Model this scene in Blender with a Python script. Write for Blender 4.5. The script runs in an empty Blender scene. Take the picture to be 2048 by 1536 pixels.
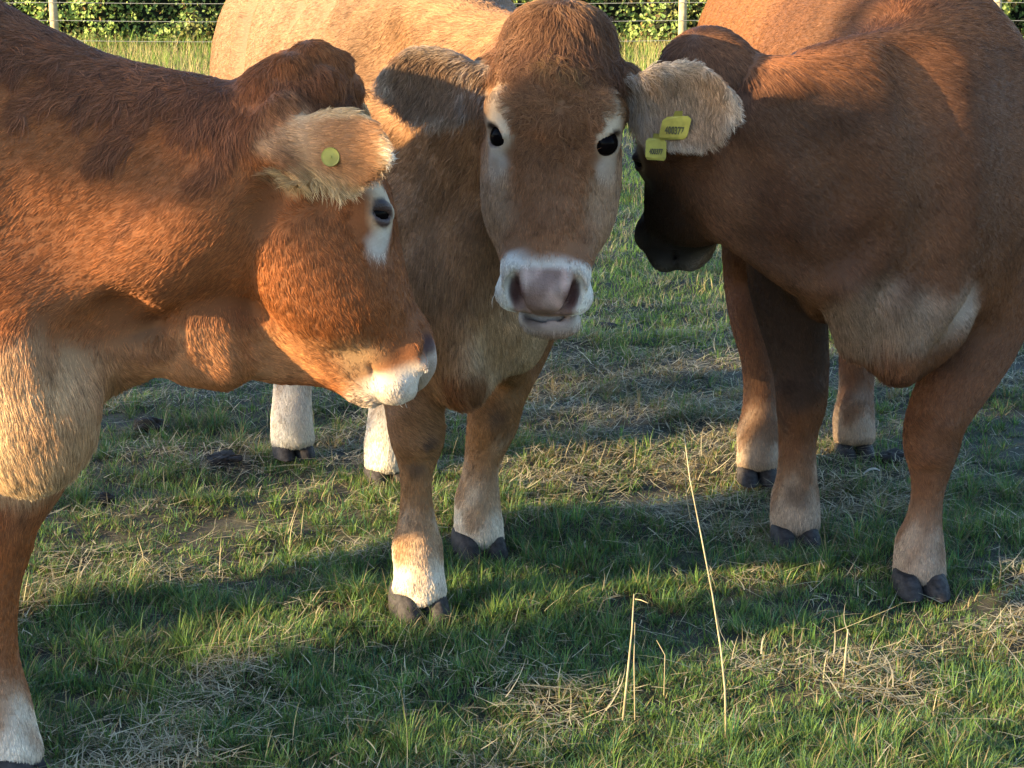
import bpy, bmesh, math
import numpy as np
from math import radians, sin, cos, tan, atan, pi
from mathutils import Vector, Matrix
from concurrent.futures import ThreadPoolExecutor

PREVIEW = ''
S = bpy.context.scene
C = S.collection

# ------------------------------------------------------------------ camera
FPX, CAM_H = 3600.0, 1.40                    # focal length in photo pixels (2048 wide), eye height
PITCH = atan((768 + 230) / FPX)
cd = bpy.data.cameras.new('camera')
cam = bpy.data.objects.new('camera', cd); C.objects.link(cam)
cd.sensor_width = 36.0; cd.lens = 36.0 * FPX / 2048
cd.clip_start = 0.05; cd.clip_end = 500
cam.location = (0, 0, CAM_H); cam.rotation_euler = (pi / 2 - PITCH, 0, 0)
S.camera = cam

# ------------------------------------------------------------------ sky, sun, exposure
SUN_EL, SUN_AZ = 15.0, 205.0                 # light travels towards +X and a little away from the camera (+Y)
L_dir = Vector((cos(radians(SUN_EL)) * cos(radians(SUN_AZ)), cos(radians(SUN_EL)) * sin(radians(SUN_AZ)), sin(radians(SUN_EL))))
w = bpy.data.worlds.new('World'); S.world = w; w.use_nodes = True
nt = w.node_tree; nt.nodes.clear()
sky = nt.nodes.new('ShaderNodeTexSky'); sky.sky_type = 'NISHITA'; sky.sun_disc = False
sky.ozone_density = 3.0; sky.dust_density = .6; sky.sun_elevation = radians(SUN_EL)
sky.sun_rotation = math.atan2(L_dir.x, L_dir.y)
bg = nt.nodes.new('ShaderNodeBackground'); bg.inputs['Strength'].default_value = 0.15
wo = nt.nodes.new('ShaderNodeOutputWorld')
nt.links.new(sky.outputs[0], bg.inputs[0]); nt.links.new(bg.outputs[0], wo.inputs[0])
sl = bpy.data.lights.new('sun', 'SUN'); sl.energy = 4.8; sl.angle = radians(0.6); sl.color = (1.0, 0.77, 0.43)
so = bpy.data.objects.new('sun', sl); C.objects.link(so)
so.rotation_euler = L_dir.to_track_quat('Z', 'Y').to_euler(); so.location = (-8, -3, 6)
S.view_settings.view_transform = 'Standard'; S.view_settings.look = 'None'
S.view_settings.gamma = 1.0; S.view_settings.exposure = 2.12
S.render.engine = 'CYCLES'
S.cycles.max_bounces = 6; S.cycles.diffuse_bounces = 3; S.cycles.glossy_bounces = 2
S.cycles.transmission_bounces = 4; S.cycles.transparent_max_bounces = 8
S.cycles.caustics_reflective = False; S.cycles.caustics_refractive = False

rng = np.random.default_rng(7)
A = lambda *v: np.array(v, dtype=np.float64)

def at(px, py, Y):
    """point of the place seen at photo pixel (px, py), Y metres in front of the camera"""
    u, v = (px - 1024) / FPX, (py - 768) / FPX
    d = A(u, cos(PITCH) - v * sin(PITCH), -sin(PITCH) - v * cos(PITCH))
    return A(0, 0, CAM_H) + d * (Y / d[1])

def gat(px, py):
    """ground point at photo pixel"""
    u, v = (px - 1024) / FPX, (py - 768) / FPX
    d = A(u, cos(PITCH) - v * sin(PITCH), -sin(PITCH) - v * cos(PITCH))
    return A(0, 0, CAM_H) + d * (CAM_H / -d[2])

def unit(v): v = np.asarray(v, float); return v / np.linalg.norm(v)
def sstep(a, b, x): t = np.clip((x - a) / (b - a), 0, 1); return t * t * (3 - 2 * t)

class Noise:
    """smooth sum-of-sines noise, about -1..1"""
    def __init__(s, scale, seed, n=7):
        r = np.random.default_rng(seed); k = r.normal(size=(n, 3)); k /= np.linalg.norm(k, axis=1)[:, None]
        s.k = k * r.uniform(.6, 1.6, (n, 1)) * 2 * pi / scale; s.f = r.uniform(0, 2 * pi, n); s.n = n
    def __call__(s, P):
        return np.sin(P @ s.k.T + s.f).sum(1) / (s.n ** .5) * .9

# ------------------------------------------------------------------ labels
def tag(o, label=None, cat=None, group=None, kind=None):
    for k, v in (('label', label), ('category', cat), ('group', group), ('kind', kind)):
        if v: o[k] = v
    return o
def empty(name, loc, rz=0):
    o = bpy.data.objects.new(name, None); C.objects.link(o); o.location = loc; o.rotation_euler = (0, 0, rz); o.empty_display_size = .1
    return o
def link(name, me, mats=(), parent=None):
    o = bpy.data.objects.new(name, me); C.objects.link(o)
    for m in (mats if isinstance(mats, (list, tuple)) else [mats]): me.materials.append(m)
    if parent is not None:
        o.parent = parent; o.matrix_parent_inverse = Matrix.Translation(-Vector(parent.location)) if parent.type == 'EMPTY' else Matrix()
    return o
def mesh_np(name, V, Fq, smooth=True):
    """mesh from numpy vertices and equal-sided faces"""
    me = bpy.data.meshes.new(name); V = np.asarray(V, np.float32); Fq = np.asarray(Fq, np.int32)
    n = Fq.shape[1]
    me.vertices.add(len(V)); me.vertices.foreach_set('co', V.ravel())
    me.loops.add(Fq.size); me.loops.foreach_set('vertex_index', Fq.ravel())
    me.polygons.add(len(Fq)); me.polygons.foreach_set('loop_start', np.arange(0, Fq.size, n, dtype=np.int32))
    me.update(calc_edges=True)
    me.polygons.foreach_set('use_smooth', np.full(len(Fq), smooth))
    me.update(); return me
def set_color(me, col, name='Col', domain='POINT'):
    a = me.attributes.new(name, 'FLOAT_COLOR', domain)
    c = np.ones((len(col), 4), np.float32); c[:, :3] = col; a.data.foreach_set('color', c.ravel())

# ------------------------------------------------------------------ implicit shapes
class Chain:
    """a limb, neck or trunk lofted along a smooth line: stations (P, half width, half height up, half height down)"""
    def __init__(s, st, up, k=.03, e=2.0, flow=1.0, cap=1.0, name='', sub=12, fvec=None, fw=1.0):
        P = np.array([q[0] for q in st], float); R = np.array([[q[1], q[2], q[3] if len(q) > 3 else q[2]] for q in st], float)
        X = np.hstack([P, R]); X0 = np.vstack([2 * X[0] - X[1], X, 2 * X[-1] - X[-2]]); out = []
        for i in range(len(X) - 1):
            a, b, c, d = X0[i:i + 4]
            for t in np.arange(sub) / sub:
                out.append(.5 * ((2 * b) + (c - a) * t + (2 * a - 5 * b + 4 * c - d) * t * t + (3 * b - a - 3 * c + d) * t ** 3))
        out.append(X[-1]); out = np.array(out)
        s.Cn, s.R = out[:, :3], np.maximum(out[:, 3:], .004)
        T = np.gradient(s.Cn, axis=0); s.T = T / np.linalg.norm(T, axis=1)[:, None]
        up = np.asarray(up, float); U = up - (s.T @ up)[:, None] * s.T; s.U = U / np.linalg.norm(U, axis=1)[:, None]
        s.S = np.cross(s.T, s.U); s.k, s.e, s.flow, s.cap, s.name = k, e, flow, cap, name
        m = s.R.max() + .13; s.lo, s.hi = (s.Cn - s.R.max(1)[:, None]).min(0) - .13, (s.Cn + s.R.max(1)[:, None]).max(0) + .13
        s.fvec = fvec; s.fw = fw
    def __call__(s, P):
        d = np.full(len(P), .5); t = np.zeros(len(P)); T = np.zeros((len(P), 3))
        ok = np.all((P > s.lo) & (P < s.hi), axis=1); idx = np.nonzero(ok)[0]
        if not len(idx): return d, t, T
        Q = P[idx]; M = len(s.Cn)
        D2 = (Q ** 2).sum(1)[:, None] - 2 * Q @ s.Cn.T + (s.Cn ** 2).sum(1)[None]
        i = D2.argmin(1); seg = np.linalg.norm(np.gradient(s.Cn, axis=0), axis=1)
        f = np.clip(i + ((Q - s.Cn[i]) * s.T[i]).sum(1) / seg[i], 0, M - 1.0001)
        j = f.astype(int); g = (f - j)[:, None]
        lerp = lambda a: a[j] * (1 - g) + a[j + 1] * g
        c, R, Tn, U, Sd = lerp(s.Cn), lerp(s.R), lerp(s.T), lerp(s.U), lerp(s.S)
        q = Q - c; a = np.abs((q * Sd).sum(1)); b = (q * U).sum(1); x = np.abs((q * Tn).sum(1))
        rb = np.where(b > 0, R[:, 1], R[:, 2]); b = np.abs(b); rx = np.minimum(R[:, 0], R[:, 1]) * s.cap; e = s.e
        k0 = ((a / R[:, 0]) ** e + (b / rb) ** e + (x / rx) ** e + 1e-9) ** (1 / e)
        gr = np.sqrt((a ** (e - 1) / R[:, 0] ** e) ** 2 + (b ** (e - 1) / rb ** e) ** 2 + (x ** (e - 1) / rx ** e) ** 2) / k0 ** (e - 1) + 1e-6
        d[idx] = (k0 - 1) / gr; t[idx] = f / (M - 1); T[idx] = Tn
        return d, t, T

class Ell:
    """an ellipsoid; axes = 3x3 rows"""
    def __init__(s, c, r, axes=None, k=.03, fvec=None, cut=False, name='', fw=1.0):
        s.c, s.r, s.ax, s.k, s.fvec, s.cut, s.name, s.fw = np.asarray(c, float), np.asarray(r, float) * np.ones(3), np.eye(3) if axes is None else np.asarray(axes, float), k, fvec, cut, name, fw
        s.m = s.r.max() + .13
    def __call__(s, P):
        d = np.full(len(P), .5); T = np.zeros((len(P), 3)); z = np.zeros(len(P))
        ok = np.all(np.abs(P - s.c) < s.m, axis=1); idx = np.nonzero(ok)[0]
        if not len(idx): return d, z, T
        q = (P[idx] - s.c) @ s.ax.T
        k0 = np.sqrt(((q / s.r) ** 2).sum(1)) + 1e-6; k1 = np.sqrt(((q / s.r ** 2) ** 2).sum(1)) + 1e-6
        d[idx] = np.where(k0 < .02, -s.r.min(), k0 * (k0 - 1) / k1)
        return d, z, T

class Ear:
    """a leaf-shaped cupped shell from base to tip"""
    def __init__(s, base, tip, wdir, W, cup=.5, curl=0.0, th=.007, k=.018, name='ear', fw=1.6):
        base, tip = np.asarray(base, float), np.asarray(tip, float); s.L = np.linalg.norm(tip - base); s.u = (tip - base) / s.L
        wd = np.asarray(wdir, float); wd = wd - wd @ s.u * s.u; s.v = wd / np.linalg.norm(wd); s.w = np.cross(s.u, s.v)
        s.b, s.W, s.cup, s.curl, s.th, s.k, s.name, s.fw = base, W, cup, curl, th, k, name, fw; s.m = s.L * .5 + W + .1; s.c = (base + tip) / 2
        s.fvec = None; s.flow = 1.0; s.cut = False
    def loc(s, P):
        q = P - s.b; return q @ s.u / s.L, q @ s.v, q @ s.w
    def __call__(s, P):
        d = np.full(len(P), .5); t = np.zeros(len(P)); T = np.zeros((len(P), 3))
        ok = np.all(np.abs(P - s.c) < s.m, axis=1); idx = np.nonzero(ok)[0]
        if not len(idx): return d, t, T
        u, v, ww = s.loc(P[idx])
        uc = np.clip(u, 0, 1); hw = s.W * (.55 + 1.05 * uc - .62 * uc ** 2 - .35 * uc ** 6)   # wider past the middle, rounded tip
        vv = v / hw; ww = ww - s.cup * s.W * vv ** 2 * .6 - s.curl * s.L * u ** 2
        a = (u - .48) / .52; th = s.th * (1.5 - .6 * uc)
        q = np.stack([a, vv, ww / th], 1); r = np.stack([np.full_like(a, .52 * s.L), hw, th], 1)
        k0 = np.sqrt((np.abs(q[:, 0]) ** 2.6 + q[:, 1] ** 2) + q[:, 2] ** 2) + 1e-6
        k1 = np.sqrt(((q / r) ** 2).sum(1)) + 1e-6
        d[idx] = np.maximum(k0 * (k0 - 1) / k1, -th) / 1.15 - .002; t[idx] = uc; T[idx] = s.u
        return d, t, T

class Body:
    def __init__(s): s.p = []
    def add(s, *pr): s.p += pr; return pr[0]
    def sdf(s, P):
        d = np.full(len(P), 1.0)
        for q in s.p:
            e = q(P)[0]
            if getattr(q, 'cut', False):
                e = -e; h = np.maximum(q.k - np.abs(d - e), 0) / q.k; d = np.maximum(d, e) + h * h * q.k * .25
            else:
                h = np.maximum(q.k - np.abs(d - e), 0) / q.k; d = np.minimum(d, e) - h * h * q.k * .25
        return d
    def eval(s, P, n=60000):
        parts = [P[i:i + n] for i in range(0, len(P), n)]
        if len(parts) == 1: return s.sdf(P)
        with ThreadPoolExecutor(4) as ex: return np.concatenate(list(ex.map(s.sdf, parts)))
    def grad(s, P, e=.0015):
        g = 0
        for k in (A(1, -1, -1), A(-1, -1, 1), A(-1, 1, -1), A(1, 1, 1)): g = g + k[None] * s.eval(P + k * e)[:, None]
        return g / (4 * e)
    def mesh(s, h, lo, hi, proj=2):
        B = 8; lo = np.asarray(lo, float); n = (np.ceil((np.asarray(hi) - lo) / (h * B)).astype(int)) * B
        nb = n // B; bc = np.stack(np.meshgrid(*[(np.arange(m) + .5) * B * h for m in nb], indexing='ij'), -1).reshape(-1, 3) + lo
        db = s.eval(bc); near = np.abs(db) < B * h * 1.05
        D = np.repeat(np.repeat(np.repeat(np.where(db > 0, 1., -1.).reshape(nb).astype(np.float32), B, 0), B, 1), B, 2)
        D = np.pad(D, ((0, 1),) * 3, mode='edge')
        bi = np.stack(np.unravel_index(np.nonzero(near)[0], nb), 1) * B
        off = np.stack(np.meshgrid(*[np.arange(B + 1)] * 3, indexing='ij'), -1).reshape(-1, 3)
        I = (bi[:, None] + off[None]).reshape(-1, 3)
        lin = np.unique(np.ravel_multi_index(I.T, D.shape)); I = np.stack(np.unravel_index(lin, D.shape), 1)
        D.ravel()[lin] = s.eval(I * h + lo)
        # surface nets over active cells
        ci = (bi[:, None] + np.stack(np.meshgrid(*[np.arange(B)] * 3, indexing='ij'), -1).reshape(-1, 3)[None]).reshape(-1, 3)
        cv = np.stack([D[ci[:, 0] + a, ci[:, 1] + b, ci[:, 2] + c] for a in (0, 1) for b in (0, 1) for c in (0, 1)], 1)
        sg = cv < 0; act = sg.any(1) & ~sg.all(1); ci, cv, sg = ci[act], cv[act], sg[act]
        corner = np.array([(a, b, c) for a in (0, 1) for b in (0, 1) for c in (0, 1)], float)
        acc = np.zeros((len(ci), 3)); cnt = np.zeros(len(ci))
        for i in range(8):
            for ax in range(3):
                j = i | (4 >> ax)
                if j == i: continue
                cr = sg[:, i] != sg[:, j]; t = cv[:, i] / np.where(cr, cv[:, i] - cv[:, j], 1)
                p = corner[i][None] + t[:, None] * (corner[j] - corner[i])[None]; acc += np.where(cr[:, None], p, 0); cnt += cr
        V = (ci + acc / cnt[:, None]) * h + lo
        idm = {}; cid = np.full(tuple(np.array(D.shape)), -1, np.int32); cid[ci[:, 0], ci[:, 1], ci[:, 2]] = np.arange(len(ci))
        Q = []
        for ax in range(3):
            o = [0, 0, 0]; o[ax] = 1; a1, a2 = (ax + 1) % 3, (ax + 2) % 3
            va = D[ci[:, 0], ci[:, 1], ci[:, 2]]; vb = D[ci[:, 0] + o[0], ci[:, 1] + o[1], ci[:, 2] + o[2]]
            c = ci[((va < 0) != (vb < 0)) & (ci[:, a1] > 0) & (ci[:, a2] > 0)]
            va = D[c[:, 0], c[:, 1], c[:, 2]]
            e1 = np.zeros(3, int); e1[a1] = 1; e2 = np.zeros(3, int); e2[a2] = 1
            g = lambda q: cid[q[:, 0], q[:, 1], q[:, 2]]
            quad = np.stack([g(c), g(c - e1), g(c - e1 - e2), g(c - e2)], 1)
            quad = np.where((va < 0)[:, None], quad, quad[:, ::-1]); Q.append(quad[(quad >= 0).all(1)])
        Q = np.concatenate(Q)
        for _ in range(proj):
            G = s.grad(V); d = s.eval(V); V = V - np.clip(d / np.maximum((G ** 2).sum(1), .25), -h, h)[:, None] * G
        return V, Q

CAMP = A(0, 0, CAM_H)
def surf(B, px, py):
    """point of a cow's surface seen at photo pixel, and the direction towards the camera"""
    d = unit(at(px, py, 3.0) - CAMP); t = 1.8
    for _ in range(80):
        s_ = B.sdf((CAMP + d * t)[None])[0]
        if s_ < .0008: break
        t += min(s_ * .8, .15)
    return CAMP + d * t, -d
def valley(B, pts, r, depth, k=.03, w=1.0):
    st = []
    for i, (px, py) in enumerate(pts):
        p, o = surf(B, px, py); f = .35 if i in (0, len(pts) - 1) else 1.0; st.append((p + o * (r - depth * f), r * w, r))
    q = Chain(st, -unit(st[0][0] - CAMP), k=k, name='valley', cap=1); q.cut = True; return q
def ridge(B, pts, r, height, k=.03):
    st = []
    for i, (px, py) in enumerate(pts):
        p, o = surf(B, px, py); f = .2 if i in (0, len(pts) - 1) else 1.0; st.append((p - o * (r - height * f), r, r))
    return Chain(st, -unit(st[0][0] - CAMP), k=k, name='fold', cap=1)
# ------------------------------------------------------------------ cows
def px2m(px, P): return px * (P[1] * cos(PITCH) + (CAM_H - P[2]) * sin(PITCH)) / FPX

class HeadFrame:
    """head space: x sideways, y from the poll down the face, z out of the forehead"""
    def __init__(s, O, ay, az, sc):
        s.O = np.asarray(O, float); s.ay = unit(ay); az = np.asarray(az, float); s.az = unit(az - az @ s.ay * s.ay); s.ax = np.cross(s.ay, s.az); s.s = sc
        s.M = np.stack([s.ax, s.ay, s.az])
    def w(s, x, y, z): return s.O + s.s * (x * s.ax + y * s.ay + z * s.az)
    def v(s, x, y, z): return x * s.ax + y * s.ay + z * s.az
    def l(s, P): return (P - s.O) @ s.M.T / s.s

def head(B, H, mouth=0.0, lipshift=0.0, mc=.35):
    s = H.s; W = H.w
    st = [(-.01, -.085, .080, .075, .075), (.06, -.09, .104, .100, .10), (.13, -.095, .112, .106, .125), (.20, -.10, .115, .106, .135),
          (.27, -.095, .117, .094, .125), (.34, -.090, .112, .078, .095), (.40, -.084, .093, .066, .072), (.455, -.082, .076, .056, .055), (.49, -.086, .068, .042, .042)]
    B.add(Chain([(W(0, y, z), a * s, b * s, c * s) for y, z, a, b, c in st], H.az, k=.03, e=2.35, name='head', cap=.6))
    for q in (-1, 1):
        B.add(Ell(W(.086 * q, .19, -.03), A(.036, .062, .038) * s, H.M, k=.03, name='orbit'),
              Ell(W(.074 * q, .25, -.150), A(.048, .12, .08) * s, H.M, k=.05, name='cheek'),
              Ell(W(.052 * q, .445, -.040), A(.030, .048, .026) * s, H.M, k=.022, name='wing'),
              Ell(W(.060 * q, .478, -.095), A(.030, .030, .030) * s, H.M, k=.025, name='lip'))
    B.add(Ell(W(0, .0, -.05), A(.085, .05, .06) * s, H.M, k=.05, name='poll'),
          Ell(W(0, .475, -.075), A(.066, .032, .045) * s, H.M, k=.02, name='pad'),
          Ell(W(0 + lipshift, .475 + mouth, -.135), A(.058, .034, .028) * s, H.M, k=.012, name='chin'),
          Chain([(W(lipshift * .5, .47, -.135), .045 * s, .03 * s), (W(0, .38, -.15), .05 * s, .04 * s), (W(0, .28, -.18), .06 * s, .06 * s)], H.az, k=.04, name='jaw'))
    # mouth line between the upper lip and the chin
    B.add(Chain([(W(-.075, .43, -.118), .006 * s * mc, .004 * s * mc), (W(-.05, .487, -.118), .014 * s * (.4 + .6 * mc), .008 * s * mc), (W(lipshift * .6, .512, -.117), .018 * s * (.5 + .5 * mc), .0085 * s * mc), (W(.05, .487, -.118), .014 * s * (.4 + .6 * mc), .008 * s * mc), (W(.075, .43, -.118), .006 * s * mc, .004 * s * mc)], H.az, k=.008, name='mouthcut'))
    B.p[-1].cut = True
    def EA(q):
        o = unit(H.v(q, 0, .72)); u = H.v(0, -.75, .65); u = unit(u - u @ o * o); return np.stack([o, np.cross(u, o), u])
    H.EA = EA
    for q in (-1, 1):
        c = Chain([(W(.056 * q, .455, -.014), .008 * s, .014 * s), (W(.059 * q, .478, -.034), .0145 * s, .026 * s), (W(.047 * q, .500, -.058), .013 * s, .024 * s), (W(.029 * q, .514, -.074), .007 * s, .014 * s)], H.v(0, 1, .35), k=.009, name='nostril')
        c.cut = True; B.add(c)
        e = Ell(W(.1145 * q, .205, -.006), A(.027, .0188, .0138) * s, EA(q), k=.008, cut=True, name='eyecut')
        B.add(e)
        o_, e1, e2 = e.ax; c0 = W(.1135 * q, .2055, -.007)
        for sg, rad in ((1, .0085), (-1, .0048)):                    # upper and lower eyelid
            B.add(Chain([(c0 + s * (.0205 * cos(t) * e1 + (.0105 if sg > 0 else -.0138) * sin(t) * e2 - o_ * (.002 + .008 * cos(t) ** 2)), rad * s * (.7 + .3 * sin(t)), rad * s * (.7 + .3 * sin(t))) for t in np.linspace(0, pi, 7)], o_, k=.005, name='lid'))

def eye_centers(H): return [(q, H.w(.0928 * q, .205, -.0205), .0240 * H.s) for q in (-1, 1)]

def leg(B, pts, fwd, depth=1.15, k=.04, name='leg'):
    st = []
    for px, py, Y, hw in pts:
        P = at(px, py, Y); r = px2m(hw, P); st.append((P, r, r * depth, r * depth))
    return B.add(Chain(st, fwd, k=k, name=name, cap=.3))

def knee(B, px, py, Y, r=.044):
    c = at(px, py, Y); f = B.fw
    B.add(Ell(c + f * .022, (r, .03, .05), np.stack([np.cross(f, A(0, 0, 1)), f, A(0, 0, 1)]), k=.025, name='leg'))
def fetlock(B, px, py, Y):
    c = at(px, py, Y); f = B.fw; sd = np.cross(f, A(0, 0, 1))
    B.add(Ell(c - f * .018, (.036, .036, .036), k=.03, name='leg'))
    for q in (-1, 1): B.add(Ell(c - f * .046 + q * .02 * sd - A(0, 0, .025), (.011, .012, .018), k=.012, name='leg'))
COWS = []
def cow_mid():
    """the cow that looks at the camera"""
    B = Body(); B.fw = fwd = unit(A(.34, -.94, 0)); Z = A(0, 0, 1)
    T = [(at(925, 560, 3.40), .13, .2, .14), ((-.14, 3.62, .82), .225, .40, .31), ((-.27, 3.95, .84), .295, .41, .34), ((-.40, 4.28, .88), .285, .38, .30),
         ((-.49, 4.5, .93), .26, .33, .27), ((-.56, 4.70, .95), .20, .25, .25)]
    B.add(Chain(T, Z, k=.08, name='trunk', e=2.2))
    N = [((-.16, 3.66, .92), .19, .30, .30), ((-.07, 3.46, .97), .145, .23, .27), ((.02, 3.28, 1.03), .115, .15, .20), ((.07, 3.14, 1.06), .10, .11, .15)]
    B.add(Chain(N, Z, k=.08, name='neck'))
    B.add(Ell(at(922, 650, 3.36), (.10, .13, .155), k=.08, name='brisket'), Ell(at(928, 735, 3.30), (.035, .09, .075), k=.04, name='dewlap'),
          Ell(at(1035, 590, 3.50), (.075, .13, .16), k=.08, name='shoulder'), Ell(at(790, 560, 3.56), (.09, .14, .24), k=.08, name='shoulder'))
    H = HeadFrame(at(1122, 52, 3.10), (-.012, -.33, -.93), (0, -.93, .33), .935)
    H = HeadFrame(H.O, H.ay + .05 * A(-1, 0, 0), (0, -.93, .33), .935)
    head(B, H, mouth=.046, lipshift=-.014, mc=1.0)
    for q in (-1, 1): B.add(Chain([(H.w(.085 * q, .075, -.09), .04, .035), (H.w(.125 * q, .07, -.085), .03, .028)], H.az, k=.03, name='earbase'))
    earL = Ear(at(985, 172, 3.14), at(762, 165, 3.13), (.05, 0, 1), .066, cup=-.40, curl=.03); earL.w *= 1
    earR = Ear(at(1250, 195, 3.14), at(1480, 218, 3.03), (-.12, 0, 1), .076, cup=.42, curl=.03)
    B.add(earL, earR)
    y = gat(838, 1232)[1]
    leg(B, [(795, 640, y + .16, 85), (808, 720, y + .12, 72), (825, 800, y + .07, 58), (831, 860, y + .05, 55), (834, 905, y + .05, 46), (832, 950, y + .04, 33), (833, 1000, y + .035, 33), (834, 1045, y + .03, 39), (836, 1095, y + .03, 49), (838, 1150, y + .02, 50), (838, 1172, y + .01, 55), (838, 1180, y + .01, 57)], fwd)
    y = gat(957, 1102)[1]
    leg(B, [(1050, 610, y + .18, 80), (1030, 690, y + .14, 68), (998, 770, y + .07, 60), (987, 830, y + .05, 52), (975, 880, y + .05, 44), (963, 928, y + .04, 36), (958, 975, y + .03, 40), (956, 1020, y + .03, 46), (957, 1056, y + .02, 50), (957, 1072, y + .02, 53)], fwd)
    y = gat(586, 905)[1]
    leg(B, [(620, 330, y + .15, 130), (612, 520, y + .15, 85), (598, 640, y + .18, 48), (588, 720, y + .12, 38), (584, 800, y + .06, 39), (584, 850, y + .02, 42), (586, 886, y + .01, 45)], fwd)
    y = gat(772, 955)[1]
    leg(B, [(780, 330, y + .15, 120), (785, 560, y + .15, 75), (782, 670, y + .17, 45), (778, 770, y + .12, 37), (771, 850, y + .06, 37), (771, 900, y + .02, 41), (772, 935, y + .01, 44)], fwd)
    for px, py, yy in ((833, 862, gat(838, 1232)[1] + .05), (984, 832, gat(957, 1102)[1] + .05)): knee(B, px, py, yy)
    for px, py, yy in ((837, 1095, gat(838, 1232)[1] + .03), (957, 1005, gat(957, 1102)[1] + .03), (584, 840, gat(586, 905)[1] + .03), (771, 895, gat(772, 955)[1] + .03)): fetlock(B, px, py, yy)
    fo = [valley(B, [(1003, 330), (1018, 400), (1038, 470)], .04, .008, .02), valley(B, [(1222, 340), (1208, 405), (1184, 470)], .04, .008, .02), valley(B, [(1075, 300), (1085, 380)], .05, .005, .03), valley(B, [(1165, 300), (1150, 380)], .05, .005, .03), ridge(B, [(998, 222), (1014, 211), (1040, 217)], .026, .004, .02), ridge(B, [(1226, 226), (1206, 216), (1184, 222)], .026, .004, .02), valley(B, [(818, 935), (815, 1000), (812, 1060)], .018, .006, .012), valley(B, [(847, 940), (848, 1000), (854, 1060)], .018, .005, .012), ridge(B, [(800, 835), (835, 825), (868, 838)], .02, .006, .012), ridge(B, [(808, 885), (838, 892), (864, 885)], .018, .006, .012), valley(B, [(950, 915), (945, 960), (935, 1000)], .018, .006, .012), valley(B, [(978, 915), (975, 960), (980, 1010)], .018, .005, .012), ridge(B, [(960, 812), (990, 805), (1020, 815)], .02, .006, .012), valley(B, [(838, 1135), (838, 1175)], .012, .008, .008), valley(B, [(957, 1040), (957, 1065)], .012, .007, .008), valley(B, [(600, 5), (555, 70), (505, 150)], .02, .008, .02), valley(B, [(655, 5), (600, 80), (545, 150)], .02, .006, .02), valley(B, [(492, 10), (478, 70), (470, 150)], .035, .014, .03), valley(B, [(830, 330), (850, 460), (880, 600)], .05, .010, .04), valley(B, [(985, 660), (1000, 760)], .03, .010), ridge(B, [(1030, 640), (1020, 760)], .035, .010), valley(B, [(700, 100), (730, 220), (720, 330)], .10, .010, .06)]
    B.add(*fo)
    for q in (-1, 1): B.add(Ell(H.w(.1165 * q, .2065, -.004), A(.028, .0225, .0170) * H.s, H.EA(q), k=.006, cut=True, name='eyecut'))
    B.H = H; B.ears = [earL, earR]; B.fwd = fwd
    B.hooves = [(838, 1232, .058, .95), (957, 1102, .057, .78), (586, 905, .052, .6), (772, 955, .052, .6)]
    return B

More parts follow.
